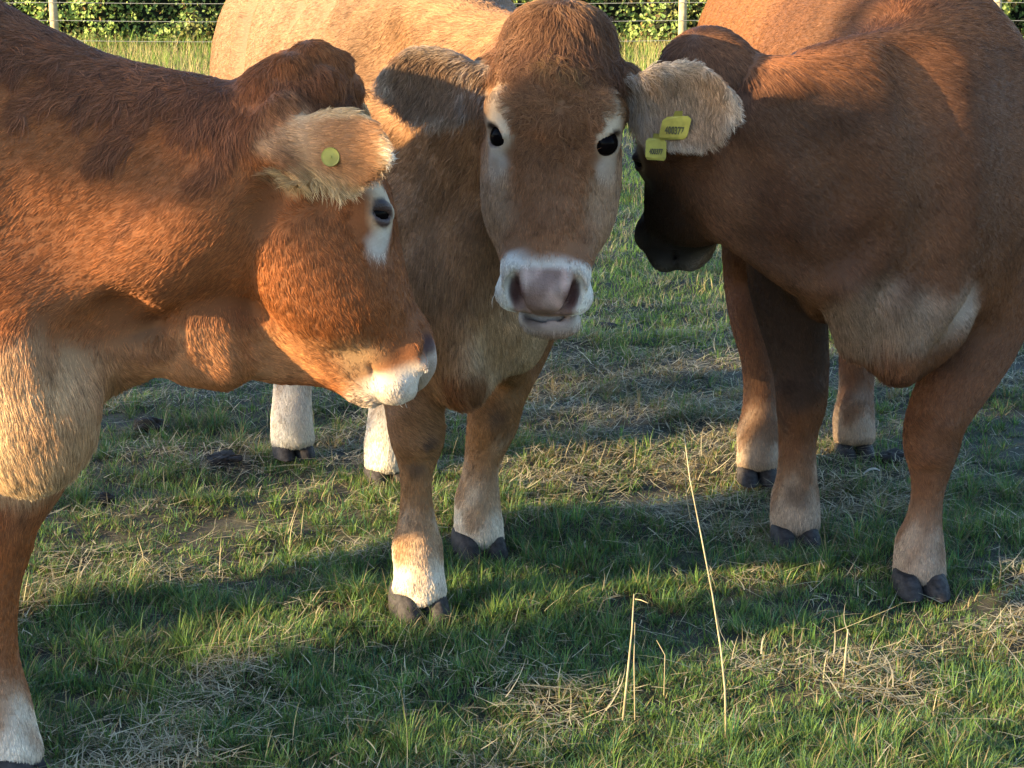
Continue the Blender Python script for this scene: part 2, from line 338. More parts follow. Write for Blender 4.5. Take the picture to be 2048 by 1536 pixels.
def cow_left():
    """the cow in profile at the left edge"""
    B = Body(); B.fw = fwd = unit(A(1, .12, 0)); Z = A(0, 0, 1)
    T = [((-.80, 2.74, .80), .15, .22, .20), ((-1.0, 2.72, .90), .23, .35, .29), ((-1.3, 2.70, .92), .29, .40, .28), ((-1.7, 2.66, .94), .31, .38, .28), ((-2.0, 2.62, .95), .29, .36, .27), ((-2.3, 2.58, .96), .24, .32, .28), ((-2.45, 2.56, .96), .17, .24, .24)]
    B.add(Chain(T, Z, k=.08, name='trunk', e=2.2))
    N = [(at(-220, 400, 2.74), .20, .39, .36), (at(20, 400, 2.74), .165, .308, .30), (at(200, 385, 2.73), .14, .235, .26), (at(360, 355, 2.72), .12, .17, .225), (at(500, 330, 2.72), .105, .128, .18), (at(590, 300, 2.72), .09, .09, .13)]
    B.add(Chain(N, A(.1, 0, 1), k=.06, name='neck'))
    B.add(Ell(at(45, 805, 2.575), (.118, .07, .145), k=.06, name='brisket'), Ell(at(570, 285, 2.625), (.046, .03, .072), k=.035, name='earbase'), Ell(at(20, 640, 2.66), (.14, .13, .16), k=.05, name='brisket'),
          Chain([(at(90, 760, 2.68), .06, .05), (at(230, 715, 2.665), .045, .05), (at(330, 700, 2.665), .042, .038), (at(430, 700, 2.67), .042, .038)], Z, k=.05, name='dewlap'))
    H = HeadFrame(at(670, 152, 2.74), (.345, .04, -.92), (.92, .10, .345), .975)
    head(B, H, mc=.2)
    B.add(Chain([(H.w(-.085, .06, -.09), .045, .04), (H.w(-.13, .07, -.10), .035, .03)], H.az, k=.03, name='earbase'),
          Chain([(H.w(.085, .06, -.09), .045, .04), (H.w(.13, .07, -.10), .035, .03)], H.az, k=.03, name='earbase'),
          Chain([(at(470, 680, 2.72), .05, .05), (at(560, 700, 2.72), .05, .055), (at(680, 715, 2.73), .045, .045)], Z, k=.05, name='throat'))
    ear = Ear(at(550, 290, 2.60), at(788, 302, 2.53), (0.03, .0, 1), .057, cup=-.35, curl=.12)
    far = Ear(at(690, 215, 2.87), at(715, 330, 3.06), (.3, .3, 1), .05, cup=.3)
    B.add(ear, far)
    y = gat(5, 1562)[1]
    leg(B, [(95, 760, y + .16, 105), (95, 850, y + .14, 82), (55, 950, y + .1, 68), (12, 1030, y + .07, 62), (2, 1090, y + .06, 56), (-10, 1160, y + .05, 47), (-18, 1250, y + .04, 46), (-14, 1330, y + .03, 48), (-2, 1400, y + .03, 55), (8, 1460, y + .02, 58), (14, 1515, y + .01, 67)], fwd)
    g = A(-1.12, 2.52, 0)
    def wleg(g, sc, hz):
        B.add(Chain([(g + A(0, .05, hz), .09, .12, .12), (g + A(.0, .03, hz * .72), .06, .075, .075), (g + A(.01, .01, hz * .52), .052, .058, .058), (g + A(0, 0, hz * .35), .036, .04, .04), (g + A(.01, 0, .14), .042, .045, .045), (g + A(.02, 0, .06), .052, .055, .055)], fwd, k=.05, name='leg', cap=.3))
    wleg(g, 1, .62); wleg(A(-2.40, 2.50, 0), 1, .7); wleg(A(-2.10, 2.75, 0), 1, .7)
    fo = [valley(B, [(532, 395), (448, 470), (368, 562), (315, 622), (140, 672)], .042, .058, .022), ridge(B, [(490, 330), (410, 420), (310, 500), (150, 570)], .085, .028, .045), valley(B, [(465, 680), (520, 705), (600, 762)], .024, .013, .02), valley(B, [(410, 655), (412, 745)], .02, .012), valley(B, [(345, 665), (352, 740)], .02, .010), ridge(B, [(380, 640), (378, 735)], .03, .018), ridge(B, [(440, 650), (446, 745)], .03, .018), valley(B, [(240, 640), (180, 700), (150, 780)], .04, .014)]
    for px, py, r in ((585, 135, .028), (625, 112, .032), (668, 128, .03), (694, 170, .026), (645, 165, .03)):
        p_, o_ = surf(B, px, py); B.add(Ell(p_ - o_ * r * .6, A(r, r, r * .8), k=.010, name='poll'))
    fo += [Ell(at(790, 726, 2.735), (.05, .04, .024), k=.025, name='chin'), Ell(at(822, 690, 2.75), (.032, .05, .046), k=.03, name='pad')]
    B.add(*fo); nv = valley(B, [(853, 655), (862, 684), (856, 712)], .011, .013, .008); B.add(nv); B.nost = nv.Cn[len(nv.Cn) // 2]
    B.H = H; B.ears = [ear, far]; B.fwd = fwd
    B.hooves = [(14, 1560, .056, .9), (g[0] + .02, g[1], None, 1.2), (-2.38, 2.50, None, 1.2), (-2.08, 2.75, None, 1.2)]
    return B

def cow_right():
    """the cow on the right turning its head away"""
    B = Body(); B.fw = fwd = unit(A(.05, -1, 0)); Z = A(0, 0, 1)
    T = [((.76, 3.50, .74), .15, .22, .15), ((.76, 3.68, .80), .245, .42, .28), ((.755, 4.0, .84), .285, .42, .34), ((.74, 4.35, .88), .29, .38, .32), ((.73, 4.7, .93), .27, .33, .28), ((.73, 4.95, .95), .2, .25, .25)]
    B.add(Chain(T, Z, k=.08, name='trunk', e=2.2))
    N = [((.84, 3.62, .90), .20, .33, .34), (at(1790, 320, 3.46), .18, .27, .32), (at(1660, 305, 3.36), .15, .215, .28), (at(1540, 280, 3.30), .125, .165, .215), (at(1450, 240, 3.32), .105, .13, .16), (at(1400, 215, 3.32), .09, .10, .12)]
    B.add(Chain(N, Z, k=.07, name='neck'))
    B.add(Ell(at(1805, 620, 3.46), (.135, .13, .125), k=.08, name='brisket'), Ell(at(1805, 705, 3.42), (.045, .08, .06), k=.05, name='dewlap'),
          Ell(at(1960, 380, 3.62), (.11, .16, .3), k=.08, name='shoulder'), Ell(at(1660, 420, 3.68), (.10, .14, .24), k=.08, name='shoulder'))
    H = HeadFrame(at(1354, 108, 3.31), (-.045, .27, -.374), (-.95, -.12, .05), .92)
    H = HeadFrame(H.O, H.ay, (-.9, .4, .4), .92)
    head(B, H)
    for q in (-1, 1): B.add(Chain([(H.w(.085 * q, .06, -.09), .045, .04), (H.w(.13 * q, .07, -.10), .035, .03)], H.az, k=.03, name='earbase'))
    q = 1 if H.ax[1] < 0 else -1
    ear = Ear(at(1395, 185, 3.25), at(1405, 290, 3.20), (1, -.3, 0), .034, cup=.3)
    far = Ear(H.w(-.11 * q, .075, -.085), H.w(-.19 * q, .16, -.17), H.v(0, 1, .3), .05, cup=.3)
    B.add(ear, far)
    y = gat(1840, 1172)[1]
    leg(B, [(1985, 560, y + .16, 95), (1965, 660, y + .14, 80), (1925, 740, y + .1, 72), (1880, 820, y + .06, 62), (1862, 880, y + .05, 56), (1860, 935, y + .05, 43), (1856, 980, y + .04, 33), (1850, 1025, y + .035, 34), (1845, 1065, y + .03, 40), (1840, 1100, y + .03, 49), (1838, 1152, y + .02, 54)], fwd)
    y = gat(1590, 1072)[1]
    leg(B, [(1590, 460, y + .1, 95), (1578, 560, y + .08, 82), (1590, 660, y + .06, 66), (1602, 740, y + .05, 56), (1601, 810, y + .04, 49), (1595, 880, y + .04, 38), (1594, 950, y + .03, 40), (1591, 1000, y + .03, 48), (1590, 1056, y + .02, 51)], fwd)
    y = gat(1515, 955)[1]
    leg(B, [(1560, 250, y + .2, 130), (1515, 450, y + .2, 75), (1495, 560, y + .22, 48), (1500, 640, y + .16, 40), (1518, 720, y + .1, 36), (1520, 800, y + .06, 34), (1516, 860, y + .03, 39), (1515, 930, y + .01, 43)], fwd)
    y = gat(1709, 903)[1]
    leg(B, [(1760, 250, y + .2, 130), (1740, 480, y + .2, 75), (1725, 600, y + .22, 48), (1716, 690, y + .14, 38), (1712, 780, y + .08, 35), (1708, 830, y + .03, 40), (1709, 880, y + .01, 43)], fwd)
    for px, py, yy in ((1861, 885, gat(1840, 1172)[1] + .05), (1602, 800, gat(1590, 1072)[1] + .04)): knee(B, px, py, yy)
    for px, py, yy in ((1841, 1085, gat(1840, 1172)[1] + .03), (1591, 995, gat(1590, 1072)[1] + .03), (1515, 870, gat(1515, 955)[1] + .02), (1709, 840, gat(1709, 903)[1] + .02)): fetlock(B, px, py, yy)
    fo = [valley(B, [(1845, 950), (1838, 1010), (1828, 1070)], .018, .006, .012), valley(B, [(1868, 950), (1866, 1010), (1864, 1070)], .018, .005, .012), ridge(B, [(1830, 855), (1862, 845), (1895, 858)], .022, .007, .012), ridge(B, [(1832, 908), (1862, 915), (1890, 908)], .02, .006, .012), valley(B, [(1584, 900), (1580, 960), (1574, 1010)], .018, .006, .012), ridge(B, [(1575, 775), (1602, 768), (1630, 778)], .02, .006, .012), valley(B, [(1838, 1110), (1838, 1148)], .012, .008, .008), valley(B, [(1590, 1010), (1590, 1050)], .012, .007, .008), valley(B, [(1850, 90), (1895, 250), (1905, 430), (1860, 580)], .07, .018, .05), valley(B, [(1560, 545), (1670, 560), (1770, 500)], .05, .014, .04), valley(B, [(1965, 590), (1915, 680), (1850, 755)], .03, .018), valley(B, [(1745, 590), (1752, 680)], .025, .010), ridge(B, [(1700, 570), (1712, 680)], .035, .012), ridge(B, [(1790, 600), (1800, 730)], .04, .012), valley(B, [(1480, 330), (1530, 420), (1520, 510)], .05, .010, .04), valley(B, [(1650, 250), (1700, 380), (1690, 480)], .07, .012, .05)]
    B.add(*fo)
    B.H = H; B.ears = [ear, far]; B.fwd = fwd
    B.hooves = [(1840, 1178, .056, .62), (1590, 1076, .054, .52), (1515, 958, .05, .62), (1709, 906, .05, .5)]
    return B

import time as _t
for nm, fn in (('mid', cow_mid), ('left', cow_left), ('right', cow_right)):
    t0 = _t.time(); B = fn(); B.name = nm
    lo = np.min([q.lo if hasattr(q, 'lo') else q.c - q.m for q in B.p], 0); hi = np.max([q.hi if hasattr(q, 'hi') else q.c + q.m for q in B.p], 0)
    lo[2] = .0
    B.V, B.Q = B.mesh(.010 if PREVIEW=='1' else .006, lo, hi)
    print(nm, len(B.V), round(_t.time() - t0, 1)); COWS.append(B)

# ------------------------------------------------------------------ materials
def mat(name): 
    m = bpy.data.materials.new(name); m.use_nodes = True; n = m.node_tree; b = n.nodes['Principled BSDF']; return m, n, b
def simple(name, col, rough=.7, bump=0, scale=80, var=.25, spec=.3):
    m, n, b = mat(name); t = n.nodes.new('ShaderNodeTexNoise'); t.inputs['Scale'].default_value = scale; t.inputs['Detail'].default_value = 6
    co = n.nodes.new('ShaderNodeTexCoord'); n.links.new(co.outputs['Object'], t.inputs['Vector'])
    r = n.nodes.new('ShaderNodeValToRGB'); r.color_ramp.elements[0].position = .3; r.color_ramp.elements[1].position = .7
    c = np.array(col); r.color_ramp.elements[0].color = (*np.clip(c * (1 - var), 0, 1), 1); r.color_ramp.elements[1].color = (*np.clip(c * (1 + var), 0, 1), 1)
    n.links.new(t.outputs[0], r.inputs[0]); n.links.new(r.outputs[0], b.inputs['Base Color'])
    b.inputs['Roughness'].default_value = rough; b.inputs['Specular IOR Level'].default_value = spec
    if bump:
        bp = n.nodes.new('ShaderNodeBump'); bp.inputs['Strength'].default_value = bump; bp.inputs['Distance'].default_value = .004
        n.links.new(t.outputs[0], bp.inputs['Height']); n.links.new(bp.outputs[0], b.inputs['Normal'])
    return m
def attr(n, name='Col'):
    a = n.nodes.new('ShaderNodeAttribute'); a.attribute_name = name; return a

def skin_mat():
    m, n, b = mat('cow_skin'); a = attr(n); t = n.nodes.new('ShaderNodeTexNoise'); t.inputs['Scale'].default_value = 260; t.inputs['Detail'].default_value = 5
    co = n.nodes.new('ShaderNodeTexCoord'); n.links.new(co.outputs['Object'], t.inputs['Vector'])
    mx = n.nodes.new('ShaderNodeMix'); mx.data_type = 'RGBA'; mx.blend_type = 'MULTIPLY'; mx.inputs[0].default_value = .28
    n.links.new(a.outputs['Color'], mx.inputs[6]); n.links.new(t.outputs[0], mx.inputs[7]); n.links.new(mx.outputs[2], b.inputs['Base Color'])
    w = attr(n, 'wet'); mr = n.nodes.new('ShaderNodeMapRange'); mr.inputs[3].default_value = .9; mr.inputs[4].default_value = .46
    n.links.new(w.outputs['Fac'], mr.inputs[0]); n.links.new(mr.outputs[0], b.inputs['Roughness']); b.inputs['Specular IOR Level'].default_value = .35
    bp = n.nodes.new('ShaderNodeBump'); bp.inputs['Strength'].default_value = .35; bp.inputs['Distance'].default_value = .002
    vo = n.nodes.new('ShaderNodeTexVoronoi'); vo.inputs['Scale'].default_value = 330; n.links.new(co.outputs['Object'], vo.inputs['Vector'])
    mu = n.nodes.new('ShaderNodeMath'); mu.operation = 'MULTIPLY'; n.links.new(vo.outputs['Distance'], mu.inputs[0]); n.links.new(w.outputs['Fac'], mu.inputs[1])
    ad = n.nodes.new('ShaderNodeMath'); ad.operation = 'MULTIPLY_ADD'; n.links.new(mu.outputs[0], ad.inputs[0]); ad.inputs[1].default_value = -1.6; n.links.new(t.outputs[0], ad.inputs[2])
    n.links.new(ad.outputs[0], bp.inputs['Height']); n.links.new(bp.outputs[0], b.inputs['Normal']); return m
def hair_mat():
    m, n, b = mat('cow_hair'); a = attr(n); n.links.new(a.outputs['Color'], b.inputs['Base Color'])
    b.inputs['Roughness'].default_value = .5; b.inputs['Specular IOR Level'].default_value = .22
    t = n.nodes.new('ShaderNodeBsdfTranslucent'); n.links.new(a.outputs['Color'], t.inputs['Color']); x = n.nodes.new('ShaderNodeMixShader'); x.inputs[0].default_value = .18
    n.links.new(b.outputs[0], x.inputs[1]); n.links.new(t.outputs[0], x.inputs[2]); n.links.new(x.outputs[0], n.nodes['Material Output'].inputs[0]); return m
M_SKIN, M_HAIR = skin_mat(), hair_mat()
M_EYE = simple('eye_dark', (.003, .002, .002), .10, spec=.03, var=.3, scale=40)
M_HOOF = simple('hoof_horn', (.032, .027, .026), .72, bump=.9, scale=70, var=.6, spec=.2)
M_TAG = simple('tag_yellow', (.31, .265, .05), .55, var=.30, scale=45)
M_INK = simple('tag_ink', (.07, .065, .03), .7, var=.5, scale=300)

RED, MID, TAN, PALE, WHITE, DARK, BLACK = [A(*c) for c in ((.30, .105, .034), (.29, .125, .052), (.46, .26, .125), (.62, .46, .30), (.80, .75, .66), (.105, .044, .024), (.022, .014, .012))]
PINK, NOSE = A(.50, .30, .24), A(.27, .15, .115)
n1, n2, n3 = Noise(.35, 1), Noise(.09, 2), Noise(.03, 3)

class Coat:
    """colour, length, density and lie of the hair over a cow's body"""
    def __init__(s, B):
        V, Q = B.V, B.Q; s.B = B
        s.E = np.unique(np.sort(np.concatenate([Q[:, [0, 1]], Q[:, [1, 2]], Q[:, [2, 3]], Q[:, [3, 0]]]), 1), axis=0)
        k = (sstep(.0, .06, np.minimum.reduce([q(V)[0] for q in B.p if q.name in ('head', 'ear', 'wing', 'chin', 'lip', 'pad', 'orbit')])))[:, None]; V = V * (1 - k) + s.smooth(V, 14) * k; B.V = V
        e1, e2 = V[Q[:, 2]] - V[Q[:, 0]], V[Q[:, 3]] - V[Q[:, 1]]; fn = np.cross(e1, e2); s.area = .5 * np.linalg.norm(fn, axis=1)
        N = np.stack([np.bincount(Q.ravel(), np.repeat(fn[:, i], 4), len(V)) for i in range(3)], 1); s.N = N / (np.linalg.norm(N, axis=1)[:, None] + 1e-12)
        n = len(V); s.col = np.tile(MID, (n, 1)); s.len = np.full(n, .0135); s.den = np.ones(n); s.lift = np.full(n, .31); s.curl = np.full(n, .05); s.wet = np.zeros(n); s.wh = np.zeros(n)
        F = np.zeros((n, 3)); W = np.zeros(n) + 1e-9; s.t = {}; s.d = {}
        for q in B.p:
            if getattr(q, 'cut', False): continue
            d, t, T = q(V); wt = np.exp(-np.maximum(d, 0) / .025) * q.fw
            if q.name == 'head' or not isinstance(q, Ell):
                f = T * getattr(q, 'flow', 1)
                if q.name == 'neck': f = -0 + T * -1 + A(0, 0, -.5)
                if q.name == 'trunk': f = T * sstep(.02, .25, t)[:, None] + A(0, 0, -.75)
                F += f * wt[:, None]; W += wt
            key = q.name; 
            if key in s.d: m = d < s.d[key]; s.t[key] = np.where(m, t, s.t[key]); s.d[key] = np.minimum(d, s.d[key])
            else: s.d[key], s.t[key] = d, t
        s.F = F + A(0, 0, -1e-3)
        s.E = np.unique(np.sort(np.concatenate([Q[:, [0, 1]], Q[:, [1, 2]], Q[:, [2, 3]], Q[:, [3, 0]]]), 1), axis=0)
        s.hl = B.H.l(V); s.inhead = sstep(.05, .0, s.d['head']) * sstep(-.06, -.01, s.hl[:, 1])
    def smooth(s, X, it):
        E = s.E; n = len(X); cnt = (np.bincount(E[:, 0], minlength=n) + np.bincount(E[:, 1], minlength=n))[:, None] + 1.0
        for _ in range(it):
            Y = X.copy()
            for i in range(X.shape[1]): Y[:, i] += np.bincount(E[:, 0], X[E[:, 1], i], n) + np.bincount(E[:, 1], X[E[:, 0], i], n)
            X = Y / cnt
        return X
    def head_flow(s):
        x, y, z = s.hl.T; H = s.B.H
        gx = np.sign(x) * np.minimum(np.abs(x) / .05, 1) * np.where(y < .2, .9, .25) * sstep(-.12, -.03, z); gy = np.clip((y - .165) / .05, -1, 1)
        gy = np.where(y < .085, 1.0, gy)                                   # the topknot falls forward and meets the hair that grows up from the whorl
        f = gx[:, None] * H.ax + gy[:, None] * H.ay
        wgt = s.inhead[:, None]; F = s.F / (np.linalg.norm(s.F, axis=1)[:, None] + 1e-9); s.F = F * (1 - wgt) + f * wgt
    def finish(s, it=14):
        F = s.F / (np.linalg.norm(s.F, axis=1)[:, None] + 1e-9); F = s.smooth(F, it); F -= (F * s.N).sum(1)[:, None] * s.N; s.F = F / (np.linalg.norm(F, axis=1)[:, None] + 1e-9)
    def ball(s, c, r, soft=.35, ns=.12, axes=None):
        q = s.B.V - np.asarray(c, float)
        if axes is not None: q = q @ np.asarray(axes).T
        k = np.sqrt(((q / np.asarray(r, float)) ** 2).sum(1)) + ns * n2(s.B.V)
        return sstep(1 + soft, 1 - soft, k)
    def hb(s, c, r, soft=.35, ns=.12):
        """ball in head space"""
        k = np.sqrt((((s.hl - np.asarray(c, float)) / np.asarray(r, float)) ** 2).sum(1)) + ns * n2(s.B.V); return sstep(1 + soft, 1 - soft, k)
    def mix(s, m, col, a=1.0): m = (m * a)[:, None]; s.col = s.col * (1 - m) + np.asarray(col) * m
    def set(s, f, m, v): x = getattr(s, f); setattr(s, f, x * (1 - m) + v * m)

    def common(s, base, face, dark=DARK, socks=1.0, my=.405):
        V = s.B.V; z = V[:, 2]; s.col = np.tile(base, (len(V), 1)) * (1 + .17 * n1(V) + .09 * n2(V))[:, None]
        s.mix(s.inhead, face, .85)
        lg = sstep(.05, .0, s.d['leg'])
        s.mix(lg * sstep(.75, .5, z), base * A(.98, .92, .85)); s.set('len', lg, .012); s.set('lift', lg, .32)
        s.mix(lg * sstep(.24, .10, z + .04 * n2(V)), A(.55, .40, .27), .6 * socks); s.mix(lg * sstep(.15, .07, z + .05 * n2(V)), A(.72, .62, .50), .75 * socks); s.mix(lg * sstep(.065, .03, z + .02 * n3(V)) * sstep(-.3, .6, n3(V)), A(.20, .14, .09), .7)
        s.set('len', s.inhead, .0135); s.set('lift', s.inhead, .3); s.set('curl', s.inhead, .16); s.set('len', s.inhead * sstep(.36, .44, s.hl[:, 1]), .007)
        # topknot
        top = sstep(.15, .03, s.hl[:, 1] + .02 * n2(V)) * s.inhead * sstep(-.14, -.05, s.hl[:, 2]); s.mix(top, dark * .85, .92); s.set('len', top, .05); s.set('lift', top, .55); s.set('curl', top, 1.0)
        fore = s.inhead * sstep(.27, .2, s.hl[:, 1]) * sstep(.05, .12, s.hl[:, 1]) * sstep(-.07, -.03, s.hl[:, 2]) * sstep(.115, .07, np.abs(s.hl[:, 0]))
        s.set('len', fore, .031); s.set('curl', fore, 1.35); s.set('lift', fore, .5)
        for q in (-1, 1):
            s.mix(s.hb((.108 * q, .212, -.004), (.027, .040, .030), .3) * sstep(-.075, -.05, s.hl[:, 2]), PALE * .95, .78)
            s.mix(s.hb((.100 * q, .150, -.012), (.020, .045, .022), .5), PALE, .75); s.mix(s.hb((.104 * q, .250, -.03), (.022, .024, .026), .45), WHITE * .9, .68); s.mix(s.hb((.098 * q, .185, .010), (.022, .040, .022), .45), PALE, .7)
            rim = s.hb((.113 * q, .2065, -.008), (.0225, .0235, .0175), .12, .0); s.mix(rim, A(.09, .05, .042)); s.set('den', s.hb((.113 * q, .2065, -.008), (.034, .036, .030), .10, .0), 0); s.set('wet', rim, .8)
            ne = s.hb((.108 * q, .2065, -.008), (.052, .056, .050), .2, .0); s.set('len', ne, .006); s.set('curl', ne, 0); s.set('lift', ne, .2)
            lash = s.hb((.113 * q, .190, -.008), (.018, .010, .012), .3, .0); s.mix(lash, BLACK, .6)
        # muzzle: white rim, bare nose
        mz = s.inhead * sstep(my, my + .02, s.hl[:, 1] + .008 * n2(V) - .15 * np.abs(s.hl[:, 0])); s.mix(mz, WHITE * 1.05, .95)
        chin = s.hb((0, .50, -.15), (.07, .07, .04), .3); s.mix(chin, A(.42, .33, .26), .8)
        pad = s.inhead * sstep(.432, .446, s.hl[:, 1] + .55 * np.maximum(np.abs(s.hl[:, 0]) - .045, 0) * -1) * sstep(.062, .05, np.abs(s.hl[:, 0])) * sstep(-.125, -.112, s.hl[:, 2])
        s.mix(pad, PINK * (1 + .25 * n3(V))[:, None], .95); s.mix(pad * sstep(.3, .9, n2(V)), NOSE, .8); s.set('den', pad, 0); s.set('wet', pad, 1)
        for q in (-1, 1):
            no = s.hb((.049 * q, .488, -.045), (.016, .033, .033), .3, 0); s.mix(no, A(.24, .12, .115), .8); s.set('den', no, 0); s.set('len', no, .003)
            inn = s.hb((.047 * q, .475, -.055), (.018, .032, .03), .2, 0); s.mix(inn, A(.10, .035, .035), .8)
        s.wh = s.inhead * sstep(.38, .41, s.hl[:, 1]) * (1 - pad); s.mix(s.hb((0, .085, .0), (.03, .022, .05), .5), A(.27, .145, .05), .6)
        li = s.hb((0, .505, -.130), (.06, .035, .016), .4, .05); s.mix(li, A(.50, .40, .35), .8); dk = s.hb((0, .50, -.116), (.07, .035, .007), .4, .05); s.mix(dk, A(.05, .03, .03), .9); s.set('den', dk, 0); s.set('den', li, 0); s.set('wet', li, 1)
        # neck crest
        for ear in s.B.ears:
            m = sstep(.012, .003, ear(V)[0]); u, v, w = ear.loc(V); hw = ear.W * (.55 + 1.05 * np.clip(u, 0, 1) - .62 * np.clip(u, 0, 1) ** 2)
            s.earm(m, u, v / hw, w, ear)
    def earm(s, m, u, v, w, ear): pass

def fur(C0, n_per_m2, seed, wid=.00036):
    B = C0.B; r = np.random.default_rng(seed); V, Q = B.V, B.Q
    c = V[Q].mean(1); nrm = C0.N[Q].mean(1); vz = c[:, 1] * cos(PITCH) + (CAM_H - c[:, 2]) * sin(PITCH)
    px = np.abs(c[:, 0]) / vz * FPX; yv = (-(c[:, 2] - CAM_H) * cos(PITCH) + -c[:, 1] * sin(PITCH)) / vz * FPX
    vis = np.where((px < 1130) & (np.abs(yv) < 880), 1.0, np.where((px < 1600) & (np.abs(yv) < 1200), .4, .15))
    view = A(0, 0, CAM_H) - c; view /= np.linalg.norm(view, axis=1)[:, None]
    vis = vis * np.where((nrm * view).sum(1) < -.45, .25, 1.0) * np.where(c[:, 1] > 3.9, .6, 1)
    den = C0.den[Q].mean(1); ln = C0.len[Q].mean(1)
    p = C0.area * vis * den * np.clip(.0135 / ln, .7, 2.0); n = int(p.sum() * n_per_m2)
    i = np.searchsorted(np.cumsum(p) / p.sum(), r.random(n)); i = np.minimum(i, len(Q) - 1)
    a, b = r.random((n, 1)), r.random((n, 1)); W = np.stack([(1 - a) * (1 - b), a * (1 - b), a * b, (1 - a) * b], 1)
    g = lambda X: (X[Q[i]] * W).sum(1) if X.ndim > 1 else (X[Q[i]] * W[:, :, 0]).sum(1)
    P, N, F, col, L, lift, curl, vd, wv = g(V), g(C0.N), g(C0.F), g(C0.col), g(C0.len), g(C0.lift), g(C0.curl), g(C0.den), g(C0.wh)
    k = vd > .5; P, N, F, col, L, lift, curl, wv = [x[k] for x in (P, N, F, col, L, lift, curl, wv)]; n = len(P)
    nz = [Noise(.045, seed + j) for j in range(3)]; nf = [Noise(.014, seed + 10 + j) for j in range(3)]
    sw = np.stack([f(P) for f in nz], 1); sf = np.stack([f(P) for f in nf], 1)
    F = F + .10 * sw + .07 * sf + .07 * r.normal(size=(n, 3)) + curl[:, None] * (.55 * sw + .75 * sf)
    F -= (F * N).sum(1)[:, None] * N; F /= np.linalg.norm(F, axis=1)[:, None] + 1e-9; X = np.cross(N, F)
    L = L * r.uniform(.65, 1.2, n) * (1 + .13 * nf[0](P)); lift = lift * r.uniform(.6, 1.3, n) * (1 + .18 * nf[1](P)); wk = (wv > .5) & (r.random(n) < .0009); L = np.where(wk, r.uniform(.014, .026, n), L); lift = np.where(wk, .9, lift)
    K = 5; u = np.linspace(0, 1, K)[None, :, None]; lf = lift[:, None, None] * (1 - .65 * u)
    amp = (curl * L * .24)[:, None, None]; ph = (nf[2](P) * 2)[:, None, None]
    pts = P[:, None] - .0012 * N[:, None] + L[:, None, None] * u * (F[:, None] * np.cos(lf) + N[:, None] * np.sin(lf)) + amp * u * np.sin(u * 7 + ph) * X[:, None]
    pts[:, :, 2] -= np.maximum(L - .02, 0)[:, None] * .55 * u[..., 0] ** 2
    hc = bpy.data.hair_curves.new('coat'); hc.add_curves([K] * n)
    hc.attributes['position'].data.foreach_set('vector', pts.astype(np.float32).ravel())
    ra = hc.attributes.new('radius', 'FLOAT', 'POINT'); rr = (wid * r.uniform(.75, 1.25, (n, 1)) * np.array([[1, 1, .9, .7, .25]])) * np.clip(1 + (L[:, None] - .016) * 8, .8, 1.3); ra.data.foreach_set('value', rr.astype(np.float32).ravel())
    cl2 = Noise(.007, seed + 31)(P * A(1, 1, .35)); col = np.clip(col * (1 + .24 * r.normal(size=(n, 1)) + .10 * nz[0](P)[:, None] + .13 * cl2[:, None]), .006, .9)
    ca = hc.attributes.new('Col', 'FLOAT_COLOR', 'CURVE'); c4 = np.ones((n, 4), np.float32); c4[:, :3] = col; ca.data.foreach_set('color', c4.ravel())
    print('hairs', n); return hc

def ear_paint(C0, m, u, v, w, ear, inner_sign, edge, inner, outer, elen=.03):
    """edge hair, hairy inside, short outside; w>0 side chosen by inner_sign"""
    V = C0.B.V; n_in = (C0.N @ ear.w) * inner_sign
    C0.mix(m * sstep(-.1, .3, n_in), inner, .9); C0.mix(m * sstep(.1, -.3, n_in), outer, .9)
    ed = m * np.maximum(sstep(.72, .95, np.abs(v)), sstep(.85, .97, u)); C0.mix(ed, edge, .75)
    C0.set('len', m, .012); C0.set('len', ed, elen); C0.set('lift', ed, .25)
    ins = m * sstep(0, .3, n_in) * sstep(.2, .6, v + .5); C0.set('len', ins * (1 - ed), .020); al = m * sstep(-.1, .3, n_in); C0.set('len', al * (1 - ed), .019); C0.set('lift', al, .5); C0.set('curl', al, .3)
    # the long hairs inside hang from the upper edge, the lower edge grows a fringe
    f = ear.v * -1.0 + ear.u * .35; k = (m * sstep(-.2, .3, n_in))[:, None]; C0.F = C0.F * (1 - k) + f * k
    lo = (m * sstep(-.45, -.85, v))[:, None]; C0.F = C0.F * (1 - lo) + (-ear.v + .25 * ear.u) * lo
    up = (m * sstep(.75, .95, v))[:, None]; C0.F = C0.F * (1 - up) + (ear.v * .5 + .6 * ear.u) * up

